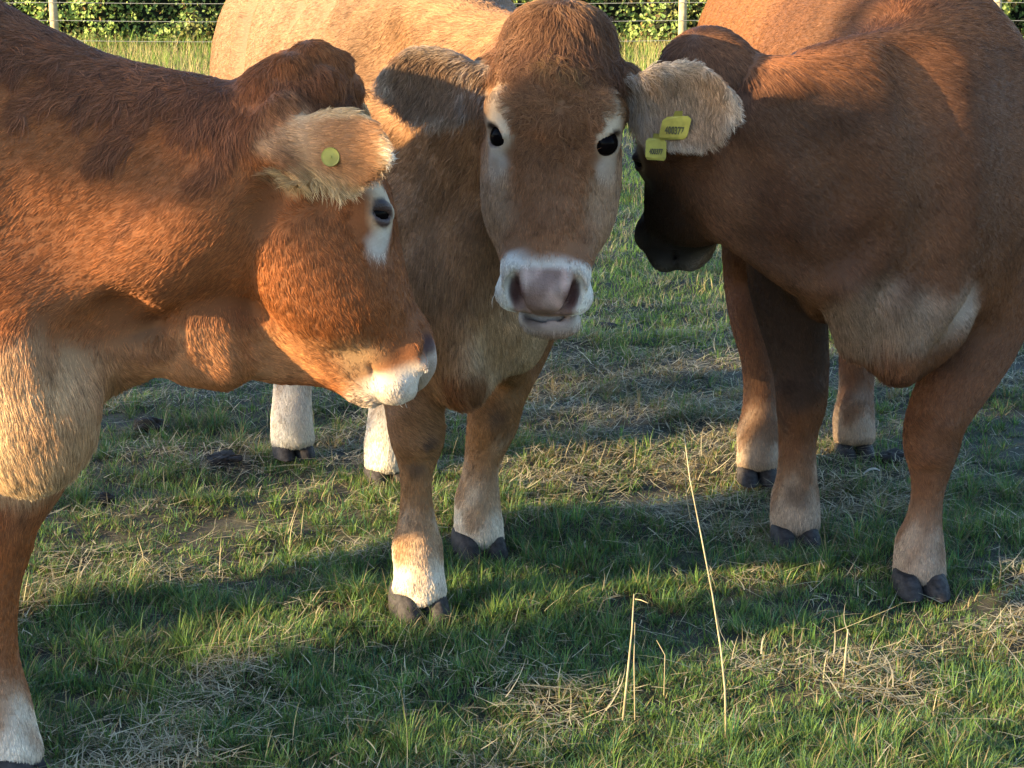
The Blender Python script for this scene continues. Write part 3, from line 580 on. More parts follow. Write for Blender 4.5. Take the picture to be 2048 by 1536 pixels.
# ------------------------------------------------------------------ each cow's own colours
def paint_mid(c):
    V = c.B.V; c.common(A(.29, .152, .070), MID * A(.84, .79, .78))
    body = sstep(.06, 0, np.minimum(c.d['trunk'], c.d['shoulder'])) * sstep(.02, .12, np.minimum(c.d['head'], c.d['neck'] + .04))
    c.mix(body * sstep(3.35, 3.75, V[:, 1] + .05 * n1(V)), A(.33, .20, .115), .8)
    c.mix(c.ball(at(1010, 690, 3.32), (.09, .2, .12)), PALE, .6); c.mix(c.ball(at(1075, 640, 3.45), (.05, .2, .13)), PALE, .6)
    c.mix(c.ball(at(930, 775, 3.26), (.05, .12, .05)), RED * .55, .8); c.set('len', c.ball(at(925, 700, 3.3), (.14, .2, .18)), .022)
    neck = sstep(.05, 0, c.d['neck']) * (1 - c.inhead); c.set('len', neck, .022); c.set('curl', neck, .2)
    for q in (-1, 1):                                                   # paler cheeks beside the dark face
        c.mix(c.hb((.105 * q, .30, -.08), (.04, .11, .08), .5), A(.36, .22, .125), .75)
    c.mix(c.hb((0, .40, -.02), (.06, .035, .05), .5), A(.33, .14, .06), .6)
    c.mix(c.hb((0, .255, -.0), (.06, .06, .05), .5), MID * .8, .5)
    for px, py, r in ((830, 941, .018), (856, 882, .014), (848, 890, .01), (985, 850, .03)):
        c.mix(c.ball(at(px, py, gat(838, 1232)[1] + (.0 if px < 900 else .3)), (r, .12, r * .8), .5, .5), A(.05, .035, .03), .6)
    for hx, hy in ((586, 905), (772, 955)):
        g = gat(hx, hy); c.mix(c.ball((g[0], g[1] + .03, .085), (.09, .12, .13), .35, .2), A(.70, .61, .50), .8)
    c.head_flow(); dk = A(.215, .12, .066)
    def em(m, u, v, w, ear):
        left = ear is c.B.ears[0]; ear_paint(c, m, u, v, w, ear, (1 if (ear.w @ A(0, -1, 0)) > 0 else -1), A(.52, .42, .32) if not left else A(.42, .30, .20), A(.33, .215, .13) if not left else dk, MID, .017 if not left else .024)
        c.mix(m * sstep(.5, .1, u) * sstep(.2, .9, n3(V) + .4), A(.38, .30, .24) if left else A(.30, .23, .18), .7); c.set('len', m * sstep(.5, .2, u), .03)
    for ear in c.B.ears:
        m = sstep(.012, .003, ear(V)[0]); u, v, w = ear.loc(V); em(m, u, v / (ear.W * (.55 + 1.05 * np.clip(u, 0, 1) - .62 * np.clip(u, 0, 1) ** 2)), w, ear)
    c.finish()
def paint_left(c):
    V = c.B.V; c.common(RED * A(.92, .90, .84), RED * A(.88, .85, .82), my=.44)
    neck = sstep(.06, 0, np.minimum(c.d['neck'], c.d['trunk'])) * (1 - c.inhead)
    crest = neck * sstep(.25, .6, c.N[:, 2] + .2 * n2(V)); c.mix(crest, DARK * 1.25, .75); c.set('len', crest, .038); c.set('lift', crest, .3); c.set('curl', crest, .5)
    c.set('len', neck * (1 - crest), .0125); c.set('curl', neck * (1 - crest), .08)
    c.mix(c.ball(at(30, 890, 2.58), (.17, .16, .15)), A(.66, .47, .26), .9); c.mix(c.ball(at(130, 800, 2.62), (.08, .14, .11)), TAN, .8)
    br = c.ball(at(40, 880, 2.6), (.2, .2, .16)); c.set('len', br, .022); c.set('lift', br, .2); c.set('curl', br, .03); c.F = c.F * (1 - br[:, None]) + A(.15, -.1, -1) * br[:, None]
    c.mix(c.ball(at(420, 715, 2.66), (.20, .12, .05)), A(.45, .2, .075), .7)
    c.mix(c.hb((0, .40, -.13), (.11, .07, .05), .5), A(.55, .34, .16), .7)
    c.mix(c.hb((0, .28, .0), (.05, .16, .03), .5), RED * .6, .5)
    for ear in c.B.ears:
        m = sstep(.012, .003, ear(V)[0]); u, v, w = ear.loc(V)
        near = ear is c.B.ears[0]
        ear_paint(c, m, u, v / (ear.W * (.55 + 1.05 * np.clip(u, 0, 1) - .62 * np.clip(u, 0, 1) ** 2)), w, ear, (-1 if (ear.w @ A(0, -1, 0)) > 0 else 1) * (1 if near else -1), A(.60, .42, .22), A(.25, .16, .1), A(.37, .175, .072), .016)
        if near:
            lo = m * sstep(-.45, -.85, v / ear.W) * sstep(.75, .4, u); c.set('len', lo, .034); c.mix(lo, A(.62, .46, .25), .8)
            k = m * sstep(.3, -.2, c.N @ A(0, 1, 0)) * sstep(-.7, -.3, v / ear.W); c.F = c.F * (1 - k[:, None]) + ear.u * k[:, None]; c.set('len', k, .016); c.set('lift', k, .28); c.mix(k * sstep(.55, .2, u), A(.42, .27, .15), .7)
            c.mix(m * sstep(.25, -.1, u), A(.40, .24, .13), .8); c.mix(m * sstep(.93, 1.0, u), WHITE, .7)
            lb = c.ball(at(585, 375, 2.56), (.045, .08, .028)); eb = sstep(.01, 0, c.d['earbase']) * c.ball(at(575, 280, 2.6), (.06, .09, .10)); c.mix(eb, A(.28, .13, .06), .7); c.set('len', eb, .022); c.set('len', lb, .034); c.set('lift', lb, .3); c.mix(lb, A(.58, .42, .22), .8); c.F = c.F * (1 - lb[:, None]) + A(.1, -.1, -1) * lb[:, None]
    c.mix(c.inhead * sstep(.44, .46, c.hl[:, 1]) * (1 - sstep(-.02, .01, c.hl[:, 2])), A(.60, .48, .36), .75)
    nb = c.ball(c.B.nost, (.016, .02, .024), .3, .0); c.mix(nb, A(.07, .03, .028), .9); c.set('den', nb, 0)
    c.head_flow(); c.finish()
    # ear base keeps its own flow
def paint_right(c):
    V = c.B.V; c.common(A(.165, .072, .034), DARK * 1.15, DARK * .9, .35)
    body = sstep(.06, 0, c.d['trunk']); c.mix(body * sstep(3.75, 4.05, V[:, 1]), TAN * A(.62, .47, .36), .8)
    neck = sstep(.06, 0, c.d['neck']) * (1 - c.inhead); crest = neck * sstep(.3, .7, c.N[:, 2]); c.mix(crest, RED, .6); c.set('len', crest, .035)
    c.mix(c.inhead * sstep(.12, .25, c.hl[:, 1]), A(.016, .010, .008), .95); c.mix(c.inhead * sstep(.38, .42, c.hl[:, 1]), A(.018, .013, .012), .97)
    c.mix(c.ball(at(1720, 625, 3.36), (.075, .16, .085)), A(.36, .25, .175), .7); c.mix(c.ball(at(1850, 640, 3.36), (.12, .16, .06)), A(.34, .235, .16), .7)
    c.mix(c.ball(at(1925, 600, 3.42), (.04, .16, .05)), A(.42, .31, .23), .65)
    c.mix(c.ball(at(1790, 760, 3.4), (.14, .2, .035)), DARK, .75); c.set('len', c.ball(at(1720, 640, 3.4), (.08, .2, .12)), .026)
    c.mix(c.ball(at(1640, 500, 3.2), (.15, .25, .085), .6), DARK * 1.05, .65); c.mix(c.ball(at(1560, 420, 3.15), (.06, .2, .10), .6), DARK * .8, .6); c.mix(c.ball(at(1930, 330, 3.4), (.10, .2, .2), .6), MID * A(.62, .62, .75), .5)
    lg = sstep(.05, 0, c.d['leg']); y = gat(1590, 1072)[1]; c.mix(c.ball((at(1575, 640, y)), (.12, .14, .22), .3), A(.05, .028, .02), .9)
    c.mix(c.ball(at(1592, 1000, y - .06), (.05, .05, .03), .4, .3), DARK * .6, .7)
    for ear in c.B.ears:
        m = sstep(.012, .003, ear(V)[0]); u, v, w = ear.loc(V)
        ear_paint(c, m, u, v / (ear.W * (.55 + 1.05 * np.clip(u, 0, 1) - .62 * np.clip(u, 0, 1) ** 2)), w, ear, 1, DARK, DARK, DARK, .010)
    c.wet *= .15; c.head_flow(); c.finish()

class HoofB(Body):
    def sdf(s, P):
        d = np.full(len(P), 1.0)
        for q in (-1, 1):
            x, y, z = P[:, 0] - q * .0282, P[:, 1], P[:, 2]
            k0 = np.sqrt((x / (.0290 - .02 * (z - .0))) ** 2 + ((y - .012 + .45 * z) / .060) ** 2 + ((z + .02) / .098) ** 4 + 1e-9)
            e = (k0 - 1) * .026; e = np.maximum(e, -(z - .002)); e = np.maximum(e, z - .066)
            d = np.minimum(d, e)
        return d
_hv, _hq = HoofB().mesh(.0035, (-.07, -.08, -.005), (.07, .10, .08), proj=1)
HOOF = mesh_np('hoof', _hv, _hq); HOOF.materials.append(M_HOOF)

def flat_tag(body, c, right, up, w, h, text, tsize, name='ear_tag'):
    """a bent plastic plate with clipped corners, neck and number"""
    right, up = unit(right), unit(up); nrm = np.cross(right, up); M = Matrix(np.stack([right, up, nrm], 1).tolist()).to_4x4(); M.translation = Vector(c)
    pts = [(-.5, -.36), (-.5, .36), (-.36, .5), (-.16, .5), (-.13, .72), (.13, .72), (.16, .5), (.36, .5), (.5, .36), (.5, -.36), (.4, -.5), (-.4, -.5)]
    bm = bmesh.new(); f = bm.faces.new([bm.verts.new((x * w, y * h, .05 * w * (x * x * 4 - 1))) for x, y in pts][::-1])
    bmesh.ops.solidify(bm, geom=[f], thickness=.0016); bmesh.ops.bevel(bm, geom=bm.edges[:], offset=.0004, segments=1, affect='EDGES')
    bmesh.ops.transform(bm, matrix=M, verts=bm.verts); me = bpy.data.meshes.new(name); bm.to_mesh(me); bm.free()
    o = link(name, me, M_TAG, body)
    cu = bpy.data.curves.new('tag_number', 'FONT'); cu.body = text; cu.size = tsize; cu.align_x = 'CENTER'; cu.align_y = 'CENTER'; cu.extrude = .0002; cu.offset = .0004
    tmp = bpy.data.objects.new('tmp', cu); C.objects.link(tmp); bpy.context.view_layer.update()
    me = bpy.data.meshes.new_from_object(tmp.evaluated_get(bpy.context.evaluated_depsgraph_get())); bpy.data.objects.remove(tmp); bpy.data.curves.remove(cu)
    me.name = 'tag_number'; me.materials.clear(); me.materials.append(M_INK); t = bpy.data.objects.new('tag_number', me); C.objects.link(t); t.parent = o
    t.matrix_local = M @ Matrix.Translation((0, -.10 * h, .0008)) @ Matrix.Diagonal((.72, 1.25, 1, 1)); return o

def build_cow(B, paint, label, seed, density):
    c = Coat(B); paint(c)
    g = [gat(h[0], h[1]) if h[2] else A(h[0], h[1], 0) for h in B.hooves]; ctr = np.mean(g, 0); ctr[2] = 0
    root = empty('cow', ctr); tag(root, label, 'cow', 'cattle gathered in front of the camera')
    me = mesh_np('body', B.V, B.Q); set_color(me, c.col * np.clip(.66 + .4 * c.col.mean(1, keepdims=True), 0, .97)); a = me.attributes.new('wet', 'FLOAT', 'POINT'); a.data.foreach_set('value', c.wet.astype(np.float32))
    body = link('body', me, M_SKIN, root)
    if not PREVIEW:
        hc = fur(c, density, seed); ho = bpy.data.objects.new('coat', hc); C.objects.link(ho); hc.materials.append(M_HAIR); ho.parent = root; ho.matrix_parent_inverse = Matrix.Translation(-Vector(ctr))
    for q, e, r in eye_centers(B.H):
        bm = bmesh.new(); bmesh.ops.create_uvsphere(bm, u_segments=32, v_segments=20, radius=r); bmesh.ops.translate(bm, vec=Vector(e), verts=bm.verts)
        m2 = bpy.data.meshes.new('eye'); bm.to_mesh(m2); bm.free(); m2.polygons.foreach_set('use_smooth', [True] * len(m2.polygons)); link('eye', m2, M_EYE, root)
    for p, h in zip(g, B.hooves):
        o = bpy.data.objects.new('hoof', HOOF); C.objects.link(o); o.parent = root; o.matrix_parent_inverse = Matrix.Translation(-Vector(ctr))
        f = B.fwd; sc = (h[2] or .056) / .056; o.location = (p[0], p[1], -.004); o.scale = (sc, sc, sc * h[3] if h[2] else sc); o.rotation_euler = (0, 0, math.atan2(-f[0], f[1]))
    return root, c

mid, left, right = COWS
rm, cm = build_cow(mid, paint_mid, 'tan brown cow facing the camera with white muzzle and two yellow tags in one ear', 11, 360000)
rl, cl = build_cow(left, paint_left, 'reddish brown cow seen in profile with a round yellow button tag in its ear', 22, 360000)
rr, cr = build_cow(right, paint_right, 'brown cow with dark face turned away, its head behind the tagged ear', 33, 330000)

# ear tags of the facing cow, on its left ear, and the button of the cow in profile
tp1, to1 = surf(mid, 1350, 245); tp2, to2 = surf(mid, 1318, 285)
flat_tag(rm, tp1 + to1 * .020 + A(0, 0, -.010), (1, -.15, .06), (.18, -.25, 1), .049, .043, '400377', .0150)
flat_tag(rm, tp2 + to2 * .016 + A(-.005, 0, -.012), (1, .1, -.08), (.0, -.1, 1), .036, .038, '400377', .0105)
bm = bmesh.new(); bmesh.ops.create_cone(bm, cap_ends=True, segments=40, radius1=.0138, radius2=.0130, depth=.004)
bmesh.ops.inset_region(bm, faces=[f for f in bm.faces if len(f.verts) > 4], thickness=.0022, depth=-.0006)
r2 = bmesh.ops.create_cone(bm, cap_ends=True, segments=16, radius1=.0022, radius2=.0018, depth=.006)
d = unit(A(0, 0, CAM_H) - at(661, 312, 2.55)) + A(-.15, 0, 0)
bmesh.ops.transform(bm, matrix=Matrix.Translation(Vector((surf(left, 661, 314)[0] + surf(left, 661, 314)[1] * .007))) @ Vector(d).to_track_quat('Z', 'Y').to_matrix().to_4x4(), verts=bm.verts)
me = bpy.data.meshes.new('ear_tag'); bm.to_mesh(me); bm.free(); link('ear_tag', me, M_TAG, rl)

# ------------------------------------------------------------------ ground
gn1, gn2, gn3, gn4 = Noise(1.1, 41), Noise(.32, 42), Noise(.11, 43), Noise(.6, 44)
def gz(x, y): P = np.stack([x, y, 0 * x], -1).reshape(-1, 3); return (.014 * gn1(P) + .008 * gn2(P) + .004 * gn3(P) - .012).reshape(np.shape(x))
def mudm(P):
    m = sstep(.95, 1.5, gn2(P) * .8 + gn4(P) * .75)
    for px, py, r in MUD: g = gat(px, py); m = np.maximum(m, sstep(1.3, .6, np.hypot((P[:, 0] - g[0]) / r, (P[:, 1] - g[1]) / (r * 1.5)) + .25 * gn3(P)))
    return m
MUD = [(450, 915, .09), (1205, 650, .12), (1290, 850, .12), (1410, 860, .1), (1790, 920, .12), (1000, 860, .05), (300, 1240, .06), (1250, 1210, .05), (1550, 900, .09)]
def grid(x0, x1, nx, y0, y1, ny, p=1.0):
    X, Y = np.meshgrid(np.linspace(x0, x1, nx), y0 + (y1 - y0) * np.linspace(0, 1, ny) ** p); V = np.stack([X.ravel(), Y.ravel(), gz(X.ravel(), Y.ravel())], 1)
    i = np.arange(nx * ny).reshape(ny, nx); return V, np.stack([i[:-1, :-1], i[:-1, 1:], i[1:, 1:], i[1:, :-1]], -1).reshape(-1, 4)
V, Q = grid(-40, 40, 420, -20, 90, 520, 1.0)
me = mesh_np('ground', V, Q)
m, n, b = mat('soil'); co = n.nodes.new('ShaderNodeTexCoord'); t = n.nodes.new('ShaderNodeTexNoise'); t.inputs['Scale'].default_value = 9; t.inputs['Detail'].default_value = 10
n.links.new(co.outputs['Object'], t.inputs['Vector']); r = n.nodes.new('ShaderNodeValToRGB'); r.color_ramp.elements[0].position = .35; r.color_ramp.elements[1].position = .68
r.color_ramp.elements[0].color = (.022, .017, .010, 1); r.color_ramp.elements[1].color = (.055, .050, .024, 1); n.links.new(t.outputs[0], r.inputs[0]); n.links.new(r.outputs[0], b.inputs['Base Color']); b.inputs['Roughness'].default_value = .95
bp = n.nodes.new('ShaderNodeBump'); bp.inputs['Strength'].default_value = .8; bp.inputs['Distance'].default_value = .02; n.links.new(t.outputs[0], bp.inputs['Height']); n.links.new(bp.outputs[0], b.inputs['Normal'])
tag(link('ground', me, m), kind='structure')

def leaf_mat(name, trans=.35, rough=.55):
    m = bpy.data.materials.new(name); m.use_nodes = True; n = m.node_tree; b = n.nodes['Principled BSDF']; a = attr(n); n.links.new(a.outputs['Color'], b.inputs['Base Color'])
    b.inputs['Roughness'].default_value = rough; b.inputs['Specular IOR Level'].default_value = .25
    t = n.nodes.new('ShaderNodeBsdfTranslucent'); n.links.new(a.outputs['Color'], t.inputs['Color']); x = n.nodes.new('ShaderNodeMixShader'); x.inputs[0].default_value = trans
    n.links.new(b.outputs[0], x.inputs[1]); n.links.new(t.outputs[0], x.inputs[2]); n.links.new(x.outputs[0], n.nodes['Material Output'].inputs[0]); return m
M_GRASS, M_STRAW, M_LEAF = leaf_mat('grass_blade', .4), leaf_mat('dry_straw', .2, .7), leaf_mat('hedge_leaf', .3, .4)

def blades(P, ang, ln, wd, tilt, bend, col, seg=3, curl=None):
    """curved tapering blades as triangle strips; tilt from upright, bend adds along the blade"""
    n = len(P); d = np.stack([np.cos(ang), np.sin(ang), 0 * ang], 1); sd = np.stack([-np.sin(ang), np.cos(ang), 0 * ang], 1); pts = []; p = P.copy(); th = tilt.copy(); rows = []
    for i in range(seg + 1):
        u = i / seg; wv = (wd * (1 - u ** 1.6 * .96) * .5)[:, None]; rows.append(np.stack([p - sd * wv, p + sd * wv], 1))
        if i < seg:
            p = p + (ln / seg)[:, None] * (d * np.sin(th)[:, None] + A(0, 0, 1) * np.cos(th)[:, None]); th = th + bend / seg
            if curl is not None: a2 = ang + curl * (i + 1) / seg; d = np.stack([np.cos(a2), np.sin(a2), 0 * a2], 1); sd = np.stack([-np.sin(a2), np.cos(a2), 0 * a2], 1)
    V = np.stack(rows, 1).reshape(-1, 3); b0 = np.arange(n)[:, None] * 2 * (seg + 1)
    q = np.array([[2 * i, 2 * i + 1, 2 * i + 3, 2 * i + 2] for i in range(seg)]); Q = (b0[:, :, None] + q[None]).reshape(-1, 4)
    return V, Q, np.repeat(col, 2 * (seg + 1), 0)
def stuff(name, parts, m, label, cat):
    off = 0; Vs, Qs, Cs = [], [], []
    for V, Q, c in parts: Vs.append(V); Qs.append(Q + off); Cs.append(c); off += len(V)
    me = mesh_np(name, np.concatenate(Vs), np.concatenate(Qs), smooth=True); set_color(me, np.concatenate(Cs)); o = link(name, me, m); return tag(o, label, cat, kind='stuff')
def sample_ground(n, y0, y1, power, rg, side=.36):
    """points on the ground, denser near the camera"""
    u = rg.random(n); y = (y0 ** (1 - power) + u * (y1 ** (1 - power) - y0 ** (1 - power))) ** (1 / (1 - power)) if power != 1 else y0 * (y1 / y0) ** u
    x = (rg.random(n) * 2 - 1) * (y * side + .25); return np.stack([x, y, gz(x, y)], 1)

if PREVIEW != '1':
    rg = np.random.default_rng(99)
    lush, dry = Noise(.55, 51), Noise(.42, 52)
    nc = 15000; K0 = sample_ground(nc, 2.25, 9.0, 1.55, rg); ci_ = np.repeat(np.arange(nc), 38); kr = (.012 + .010 * rg.random(nc))[ci_] * (1 + .12 * np.maximum(K0[ci_, 1] - 3.5, 0))
    oa, orr = rg.uniform(0, 2 * pi, len(ci_)), np.abs(rg.normal(0, 1, len(ci_))); P = K0[ci_].copy(); P[:, 0] += kr * orr * np.cos(oa); P[:, 1] += kr * orr * np.sin(oa)
    ch = np.exp(rg.normal(-.12, .27, nc))[ci_] * (1.15 - .22 * np.minimum(orr, 2)); ct = rg.normal(0, 1, nc)[ci_]
    P2 = sample_ground(150000, 2.25, 9.0, 1.6, rg); n2_ = len(P2); P = np.concatenate([P, P2]); P[:, 2] = gz(P[:, 0], P[:, 1]); oa = np.concatenate([oa, rg.uniform(0, 2 * pi, n2_)]); orr = np.concatenate([orr, rg.uniform(0, 1.2, n2_)]); ch = np.concatenate([ch, np.full(n2_, .75)]); ct = np.concatenate([ct, rg.normal(0, 1, n2_)])
    Z0 = P * A(1, 1, 0)
    lu = lush(Z0) + .5 * gn3(Z0); dr = dry(Z0) + .6 * gn2(Z0)
    for px, py, r, s_ in ((1100, 1060, .33, 1.4), (700, 1080, .3, .8), (1300, 1500, .3, 1), (640, 1330, .5, .8), (1990, 1050, .25, 1), (330, 830, .25, .6)):
        g = gat(px, py); k = np.exp(-((P[:, 0] - g[0]) ** 2 + (P[:, 1] - g[1]) ** 2) / r ** 2 * 1.5); lu += s_ * k; dr -= s_ * k * .9
    for px, py, r, s_ in ((1300, 780, .5, 1.7), (1050, 760, .4, 1.2), (1950, 720, .5, 1.3), (620, 760, .3, .9), (1560, 880, .5, 1.1), (1750, 1330, .3, .6), (1150, 700, .4, .7)):
        g = gat(px, py); k = np.exp(-((P[:, 0] - g[0]) ** 2 + (P[:, 1] - g[1]) ** 2) / r ** 2 * 1.5); dr += s_ * k
    keep = rg.random(len(P)) > .6 * mudm(Z0); keep &= rg.random(len(P)) < .55 + .45 * sstep(-1, .6, lu)
    P, lu, dr, oa, orr, ch, ct = [q[keep] for q in (P, lu, dr, oa, orr, ch, ct)]; k = len(P)
    ln = (.022 + .018 * sstep(-.6, 1.6, lu)) * rg.uniform(.6, 1.4, k) * ch; wd = rg.uniform(.0013, .0026, k) * (1 + .12 * np.maximum(P[:, 1] - 3.5, 0))
    G1, G2, G3 = A(.075, .150, .034), A(.165, .245, .050), A(.060, .130, .060); D1, D2 = A(.30, .235, .115), A(.20, .150, .075)
    t = rg.random((k, 1)); col = G1 * (1 - t) + G2 * t; t2 = (rg.random(k) < .3)[:, None]; col = np.where(t2, G3 * rg.uniform(.8, 1.3, (k, 1)), col)
    isd = rg.random(k) < .20 + .14 * sstep(3.4, 4.4, P[:, 1]) + .45 * sstep(.0, 1.6, dr - .3 * lu); col = np.where(isd[:, None], D1 * t + D2 * (1 - t), col) * rg.uniform(.75, 1.25, (k, 1)) * np.clip(1 + .22 * ct[:, None], .5, 1.6)
    tilt = np.clip(.18 + .34 * orr + rg.normal(0, .22, k), .02, 1.4) + .4 * isd; 
    near = blades(P, oa + rg.normal(0, .5, k), ln * (1 + .25 * isd), wd, tilt, rg.uniform(.2, 1.5, k), col)
    P = sample_ground(190000, 5.5, 21, 1.1, rg); k = len(P); Z0 = P * A(1, 1, 0); far = sstep(11.5, 14, P[:, 1])
    ln = rg.uniform(.025, .055, k) * (1 + .12 * (P[:, 1] - 5.5)) + far * rg.uniform(.03, .12, k); wd = rg.uniform(.0022, .0042, k) * (1 + .10 * (P[:, 1] - 5.5)); t = rg.random((k, 1))
    dd = (rg.random(k) < .16 + .5 * sstep(-.3, 1, dry(Z0 * .6) + .5 * gn2(Z0)) + .2 * far)[:, None]
    col = np.where(dd, A(.50, .40, .17) * (.6 + .6 * t), A(.17, .26, .045) * (.6 + .9 * t))
    farb = blades(P, rg.uniform(0, 2 * pi, k), ln, wd, np.abs(rg.normal(.7, .4, k)) - .3 * far, rg.uniform(.2, 1.2, k), col)
    hp = []
    for B in COWS:
        for hx, hy, r_, _ in B.hooves:
            if r_: g = gat(hx, hy); n_ = 420; a_ = rg.uniform(0, 2 * pi, n_); q_ = rg.uniform(.045, .115, n_); hp.append(np.stack([g[0] + q_ * np.cos(a_), g[1] + q_ * np.sin(a_) * 1.1, 0 * a_], 1))
    P = np.concatenate(hp); P[:, 2] = gz(P[:, 0], P[:, 1]); k = len(P); t = rg.random((k, 1)); col = np.where(rg.random((k, 1)) < .3, A(.33, .26, .14) * (.6 + .5 * t), G1 * (1 - t) + G2 * t)
    tuft = blades(P, rg.uniform(0, 2 * pi, k), rg.uniform(.014, .034, k), rg.uniform(.0014, .0028, k), np.abs(rg.normal(.4, .3, k)), rg.uniform(.2, 1.4, k), col)
    stuff('grass', [near, farb, tuft], M_GRASS, 'short patchy green pasture grass the cows stand on', 'grass')
    # straw and thatch lying in the turf
    P = sample_ground(110000, 2.25, 10, .9, rg); Z0 = P * A(1, 1, 0); dr = dry(Z0) + .6 * gn2(Z0); lu = lush(Z0)
    for px, py, r, s_ in ((1300, 780, .55, 1.8), (1080, 760, .4, 1.3), (1950, 720, .5, 1.4), (620, 760, .35, 1), (1560, 880, .5, 1), (1750, 1330, .3, .6), (1150, 700, .4, 1), (450, 760, .3, 1)):
        g = gat(px, py); dr += s_ * np.exp(-((P[:, 0] - g[0]) ** 2 + (P[:, 1] - g[1]) ** 2) / r ** 2 * 1.5)
    kp = rg.random(len(P)) < .10 + .9 * sstep(-.1, 1.4, dr - .4 * lu - .35 + .65 * sstep(3.2, 4.2, P[:, 1])); P = P[kp]; k = len(P); P[:, 2] += rg.uniform(.004, .026, k)
    t = rg.random((k, 1)); col = (A(.52, .45, .28) * t + A(.30, .24, .15) * (1 - t)) * rg.uniform(.7, 1.2, (k, 1))
    st = blades(P, rg.uniform(0, 2 * pi, k), rg.gamma(2.2, .017, k) + .014, rg.uniform(.0012, .0028, k), rg.normal(1.45, .14, k), rg.normal(.15, .22, k), col, seg=5, curl=rg.normal(0, .35, k))
    P = sample_ground(420, 2.3, 5.5, 1.2, rg); k = len(P)
    s2 = blades(P, rg.uniform(0, 2 * pi, k), rg.uniform(.04, .10, k), rg.uniform(.0014, .0024, k), np.abs(rg.normal(.5, .35, k)), rg.normal(.6, .6, k), A(.50, .41, .23) * rg.uniform(.6, 1.1, (k, 1)), seg=5, curl=rg.normal(0, .5, k))
    stuff('straw', [st, s2], M_STRAW, 'loose pale dry straw and dead stems lying in the grass', 'straw')

# ------------------------------------------------------------------ standing stalks, clods
M_STALK = simple('stalk_dry', (.33, .265, .155), .75, scale=30, var=.3)
M_CLOD = simple('dung_dark', (.020, .016, .013), .85, bump=1, scale=45, var=.5, spec=.25)
def stalk(pts, Y, r0, label, twig=None):
    P = [at(px, py, Y + dy) for px, py, dy in pts]; g = gat(pts[-1][0], pts[-1][1]); dY = g[1] - Y; P = [at(px, py, g[1] + dy) for px, py, dy in pts]
    bm = bmesh.new()
    def tube(P, ra, rb):
        rings = []
        for i, p in enumerate(P):
            a = unit(P[min(i + 1, len(P) - 1)] - P[max(i - 1, 0)]); s1 = unit(np.cross(a, A(.3, 1, .2))); s2 = np.cross(a, s1); r = ra + (rb - ra) * i / (len(P) - 1)
            rings.append([bm.verts.new(Vector(p + r * (cos(t) * s1 + sin(t) * s2))) for t in np.arange(6) * pi / 3])
        for r1, r2 in zip(rings, rings[1:]):
            for i in range(6): bm.faces.new((r1[i], r1[(i + 1) % 6], r2[(i + 1) % 6], r2[i])).smooth = True
        bm.faces.new(rings[0][::-1]); bm.faces.new(rings[-1])
    tube(P, r0 * .45, r0)
    if twig: tube([at(px, py, g[1] + dy) for px, py, dy in twig], r0 * .5, r0 * .3)
    me = bpy.data.meshes.new('dry_stalk'); bm.to_mesh(me); bm.free(); tag(link('dry_stalk', me, M_STALK), label, 'stalk', 'dry stalks standing in the turf')
stalk([(1268, 1188, .03), (1264, 1260, .02), (1256, 1340, .01), (1246, 1440, 0)], 3, .0023, 'thick pale dry stalk with a short side twig at its tip', [(1270, 1198, .03), (1282, 1200, .01), (1296, 1206, 0)])
stalk([(1270, 1245, .03), (1268, 1320, .01), (1270, 1440, 0)], 3, .0014, 'thin pale stalk standing close beside the thick twigged stalk')
stalk([(1368, 868, .10), (1380, 960, .08), (1402, 1070, .06), (1425, 1190, .04), (1442, 1300, .02), (1450, 1380, .01), (1452, 1475, 0)], 3, .0019, 'tallest dry stalk leaning left in front of the dark faced cow')
stalk([(1696, 1258, .01), (1692, 1300, 0), (1686, 1368, 0)], 3, .0025, 'short stout sunlit straw stub with a broken dark tip')
stalk([(1370, 950, .02), (1374, 1000, .01), (1383, 1050, 0)], 3.4, .0016, 'short pale stem behind the upper part of the tallest stalk')
stalk([(275, 1075, .01), (285, 1105, 0), (290, 1140, 0)], 3.4, .0016, 'small straw stub standing in the sunlit patch between the left cows', [(285, 1115, 0), (300, 1130, 0), (305, 1142, -.01)])
stalk([(552, 1080, .01), (545, 1120, .01), (522, 1142, 0)], 3.4, .0014, 'bent straw stub in the sunlit grass before the white rear leg')
stalk([(1268 + 45, 1280, .02), (1330, 1310, .01), (1328, 1390, 0)], 3, .0011, 'thin arched dead stem just right of the twigged stalk')

def clod(px, py, wx, h, label, seed, cat='clod'):
    g = gat(px, py); nn, nm = Noise(.05, seed), Noise(.018, seed + 1); bm = bmesh.new(); bmesh.ops.create_icosphere(bm, subdivisions=5, radius=1)
    for v in bm.verts:
        p = np.array(v.co) * A(wx, wx * .8, h); p = p * (1 + .22 * nn(p[None])[0] + .10 * nm(p[None])[0]); v.co = p + g + A(0, 0, h * .3)
    for f in bm.faces: f.smooth = True
    me = bpy.data.meshes.new('dung_clod'); bm.to_mesh(me); bm.free(); tag(link('dung_clod', me, M_CLOD), label, 'dung', 'dark dung clods in the grass')
clod(303, 856, .040, .022, 'largest dark dung clod, left of the facing cow\'s white rear leg', 61)
clod(212, 1000, .022, .018, 'small round dark clod beside the left cow\'s foreleg', 63)
clod(450, 918, .05, .012, 'flat broken dung patch below the white rear leg', 65)
clod(1210, 655, .042, .012, 'dark flat clod in the grass below the facing cow\'s chin', 67)
clod(1795, 915, .05, .012, 'flat dark clod between the right cow\'s hind and front hooves', 69)
